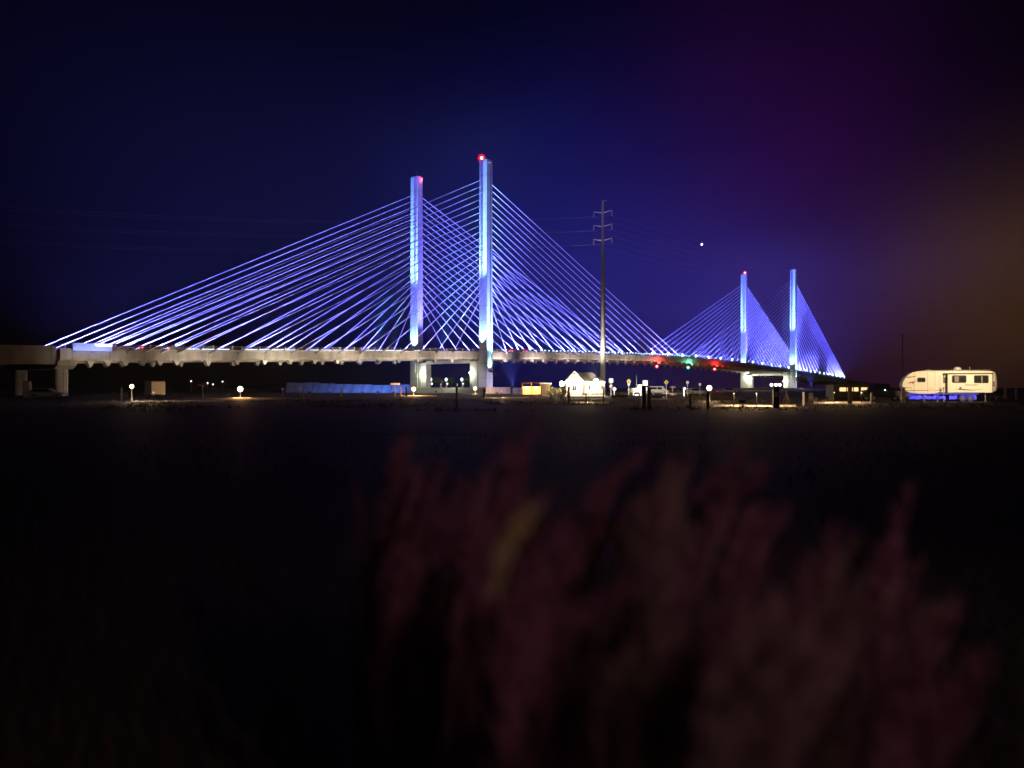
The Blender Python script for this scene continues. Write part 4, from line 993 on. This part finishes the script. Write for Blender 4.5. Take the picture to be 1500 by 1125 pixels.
# parking lights far under the deck
for u, v in ((280, 558.5), (304, 561), (326, 559), (312, 563)):
    z = 262; t = thing('parking_lamp', 'small white parking lamp glinting far under the bridge deck', 'lamp', G(u, z), 0, 'parking lamps far under the deck')
    h = Zh(v, z); MB().tube((0,0,0), (0,0,h-0.2), 0.07, 0.05, n=6).build('pole', STEEL, t); MB().ball((0,0,h), 0.22, 8, 0.7).build('lens', emit('parking_lens', (1, 0.95, 0.85), 5), t, smooth=True)
# small spotlights added to brighten the signs, van and boat
for u, z, lb, pw in ((903, 122, 'small ground spotlight added to light the square white sign', 900), (922, 122, 'small ground spotlight added to light the first yellow diamond', 900), (974, 115, 'small ground spotlight added to light the second yellow diamond', 1100), (1014, 128, 'small ground spotlight added to light the twin marker signs', 1200), (946, 111, 'small ground spotlight added behind the thick pilings', 900), (956, 168, 'small ground spotlight added to light the white van', 2500), (936, 160, 'small ground spotlight added to light the motorboat', 1500)):
    t = thing('added_spotlight', lb, 'floodlight', G(u, z))
    MB().box(-0.12, 0.12, -0.08, 0.08, 0.12, 0.3).build('housing', DARK, t); MB().box(-0.1, 0.1, 0.081, 0.09, 0.14, 0.28).build('lens', emit('spot_lens', (1, 0.9, 0.75), 3), t); MB().box(-0.03, 0.03, -0.03, 0.03, 0, 0.119).build('stake', DARK, t)
    lamp('SPOT', (0, 0.15, 0.25), pw*3.0, (1.0, 0.88, 0.72), t, aim=(0, 9, 2.2), size=0.1, angle=70, blend=0.8)
# ------------------------------------------------------------------ stars
for u, v, r, lb in ((1028, 358, 3.3, 'bright white planet in the sky right of the transmission pole'), (1274, 441, 1.4, 'tiny faint star in the brownish sky')):
    d_ = 2600
    tag(MB().ball((0,0,0), r, 10).build('star', emit('star_light', (1, 0.97, 0.92), 4) if r > 2 else emit('star_faint', (0.6, 0.5, 0.6), 0.25), loc=(X(u, d_), d_, Zh(v, d_)), smooth=True), lb, 'star')

# ------------------------------------------------------------------ foreground grass
GOLD = mat('straw_plume', (0.90, 0.74, 0.36), 0.85, 0.3, 20)
TAN = mat('tan_plume', (0.42, 0.25, 0.24), 0.9, 0.3, 20)
RUST = mat('russet_plume', (0.40, 0.16, 0.23), 0.9, 0.4, 20)
BLADE = mat('russet_blade', (0.25, 0.09, 0.14), 0.85, 0.5, 6)
BLADET = mat('tan_blade', (0.24, 0.14, 0.13), 0.85, 0.5, 6)
def clump(seed, n, H, spread, lean, m, name='blades'):
    rn = random.Random(seed); k = MB()
    for _ in range(n):
        a = rn.uniform(0, 2*math.pi); r0 = rn.uniform(0, 0.07)
        p = Vector((math.cos(a)*r0, math.sin(a)*r0, 0)); h = H*rn.uniform(0.55, 1.0)
        dirn = Vector((math.cos(a)*spread*rn.uniform(.2, 1)+lean*rn.uniform(.5, 1.2), math.sin(a)*spread*rn.uniform(.2, 1), 0))
        wd = rn.uniform(0.0018, 0.004); side = Vector((math.sin(a+1), math.cos(a+1), 0))
        b = len(k.v); S = 6
        for j in range(S+1):
            f = j/S; q = p+Vector((0, 0, h*(f-0.12*f*f)))+dirn*h*f**2.0
            ww = wd*(1-f*0.85)
            k.v += [tuple(q-side*ww), tuple(q+side*ww)]
        for j in range(S): k.f.append((b+2*j, b+2*j+1, b+2*j+3, b+2*j+2))
    return k.mesh(name, m)
def plume_mesh(seed, L, rad, m, curve=0.25):
    rn = random.Random(seed); k = MB()
    def ax(f): return Vector((curve*L*f*f, 0, L*f*(1-0.12*f)))
    for _ in range(170):
        f = rn.random(); c = ax(f); a = rn.uniform(0, 2*math.pi)
        rr = rad*math.sin(math.pi*min(1, f*0.9+0.08))**0.8*rn.uniform(0.1, 1)
        p = c+Vector((math.cos(a)*rr, math.sin(a)*rr, rr*0.5))
        d2 = Vector((math.cos(a)*0.4+curve*f, math.sin(a)*0.4, 1)).normalized(); s2 = d2.cross(Vector((math.sin(a), -math.cos(a), 0.2))).normalized()
        k.quad(p, s2*0.0017, d2*(rn.uniform(0.02, 0.055) if m is not GOLD else rn.uniform(0.012, 0.03)))
    prev = Vector((-0.06, 0, -0.5)) if m is not GOLD else ax(0)-Vector((0, 0, 0.03))
    for j in range(7):
        q = ax(j/6); k.tube(prev, q, 0.0025, 0.002, n=4); prev = q
    return k.mesh('plume', m)
PL_ = {('g', 0): plume_mesh(1, 0.18, 0.013, GOLD, 0.34)}
for kk, mm in (('r', RUST), ('t', TAN)):
    for q in range(3): PL_[(kk, q)] = plume_mesh(10+q, 0.36+0.07*q, 0.040, mm, 0.12+0.10*q)
CM = {kk: [clump(30+q, 150, 1.0, 0.17, 0.10, mm) for q in range(3)] for kk, mm in (('r', BLADE), ('t', BLADET))}
spots = [(600, 632, 3.1, 'r'), (655, 690, 2.7, 'r'), (700, 680, 2.9, 'r'), (795, 652, 3.0, 'r'), (850, 700, 2.5, 'r'), (905, 690, 2.6, 'r'), (945, 680, 2.5, 't'), (1010, 690, 2.3, 't'),
         (1035, 700, 2.4, 'r'), (1108, 722, 2.6, 'r'), (770, 770, 2.2, 'r'), (820, 800, 2.1, 'r'), (955, 800, 1.9, 't'), (990, 830, 1.9, 'r'), (1070, 850, 1.8, 't'), (1160, 830, 1.75, 't'),
         (1205, 810, 1.8, 't'), (1250, 840, 1.8, 'r'), (1330, 760, 2.6, 'r'), (1310, 860, 1.8, 't'), (1060, 900, 1.6, 't'), (1180, 900, 1.6, 't'), (1120, 920, 1.6, 't'), (880, 860, 1.8, 'r'), (1380, 900, 1.8, 'r'), (640, 780, 2.6, 'r')]
for k, (u, v, z, kk) in enumerate(spots):
    rn = random.Random(100+k)
    H = Zh(v, z)
    t = thing('grass_clump', ('tan' if kk == 't' else 'russet')+' tall feathery grass clump swaying in the dark foreground', 'grass', (X(u, z)-0.12, z, 0), 0, ('tan' if kk == 't' else 'russet')+' foreground grass clumps')
    o = place('blades', CM[kk][k % 3], t); o.scale = (H, H, H*1.02); o.rotation_euler = (0, 0, rn.uniform(-0.4, 0.4)); o['kind'] = 'stuff'
    for q in range(4):
        p = place('plume', PL_[(kk, (k+q) % 3)], t, (rn.uniform(-0.10, 0.16), rn.uniform(-0.15, 0.2), H-0.36-rn.uniform(0, 0.3)*(q > 0)))
        p.rotation_euler = (rn.uniform(-.15, .15), rn.uniform(-0.05, .25), rn.uniform(-0.6, 0.6)); p.scale = (1, 1, 1)
zg_ = 1.75
t = thing('golden_grass_plume', 'bright golden curved grass plume standing out in the dark foreground', 'grass', (X(738, zg_), zg_, 0))
o = place('blades', CM['r'][1], t); o.scale = (0.95, 0.95, 1.0); o['kind'] = 'stuff'
for q, (dx, dy, dzz, ry) in enumerate(((0, 0, 0, 0.12), (0.004, -0.01, -0.01, 0.11), (0.006, -0.02, -0.03, 0.08))):
    p = place('plume', PL_[('g', 0)], t, (dx-0.02, dy, Zh(850, zg_)+dzz*0.4)); p.rotation_euler = (0, ry, 0)
# low ground grass, uncountable
rn = random.Random(5); k = MB()
for _ in range(9000):
    z = 3.0+22*rn.random()**1.6; x = rn.uniform(-0.75, 0.75)*z
    h = rn.uniform(0.05, 0.22); a = rn.uniform(0, math.pi); s = Vector((math.cos(a), math.sin(a), 0))*0.006; b = len(k.v)
    e = Vector((rn.gauss(0, .05), rn.gauss(0, .05), h))
    k.v += [tuple(Vector((x, z, 0))-s), tuple(Vector((x, z, 0))+s), tuple(Vector((x, z, 0))+e)]; k.f.append((b, b+1, b+2))
o = k.build('low_grass', mat('dry_grass', (0.06, 0.045, 0.03), 0.9, 0.4, 3)); o['kind'] = 'stuff'; o['label'] = 'short dark dry grass covering the near ground'; o['category'] = 'grass'

rn = random.Random(9); k = MB()
for _ in range(3200):
    z = rn.uniform(52, 104); x = rn.uniform(-0.7, 0.7)*z
    if (math.sin(x*0.31+z*0.17)+math.sin(x*0.11-z*0.23)) < 0.1: continue
    for q in range(4):
        h = rn.uniform(0.08, 0.38); a = rn.uniform(0, math.pi); sd_ = Vector((math.cos(a), math.sin(a), 0))*0.03; b = len(k.v)
        p = Vector((x+rn.gauss(0, .12), z+rn.gauss(0, .12), 0)); e = Vector((rn.gauss(0, .12), rn.gauss(0, .1), h))
        k.v += [tuple(p-sd_), tuple(p+sd_), tuple(p+e)]; k.f.append((b, b+1, b+2))
o = k.build('dune_grass', mat('dune_straw', (0.16, 0.11, 0.07), 0.9, 0.5, 0.5)); o['kind'] = 'stuff'; o['label'] = 'sparse dry dune grass tufts scattered over the campground'; o['category'] = 'grass'

# ------------------------------------------------------------------ haze
hz = MB().box(-420, 620, -80, 900, -1.6, 95)
me = hz.mesh('haze', mat('haze_dummy', (1, 1, 1)))
vm = bpy.data.materials.new('haze_air'); vm.use_nodes = True; t_ = vm.node_tree; t_.nodes.clear()
pv = t_.nodes.new('ShaderNodeVolumePrincipled'); pv.inputs['Density'].default_value = 0.00019; pv.inputs['Color'].default_value = (0.82, 0.86, 0.95, 1); pv.inputs['Anisotropy'].default_value = 0.15
ov = t_.nodes.new('ShaderNodeOutputMaterial'); t_.links.new(pv.outputs[0], ov.inputs['Volume'])
me.materials.clear(); me.materials.append(vm)
o = place('haze', me); o['kind'] = 'stuff'; o['label'] = 'thin night mist hanging over the inlet and camp'; o['category'] = 'haze'
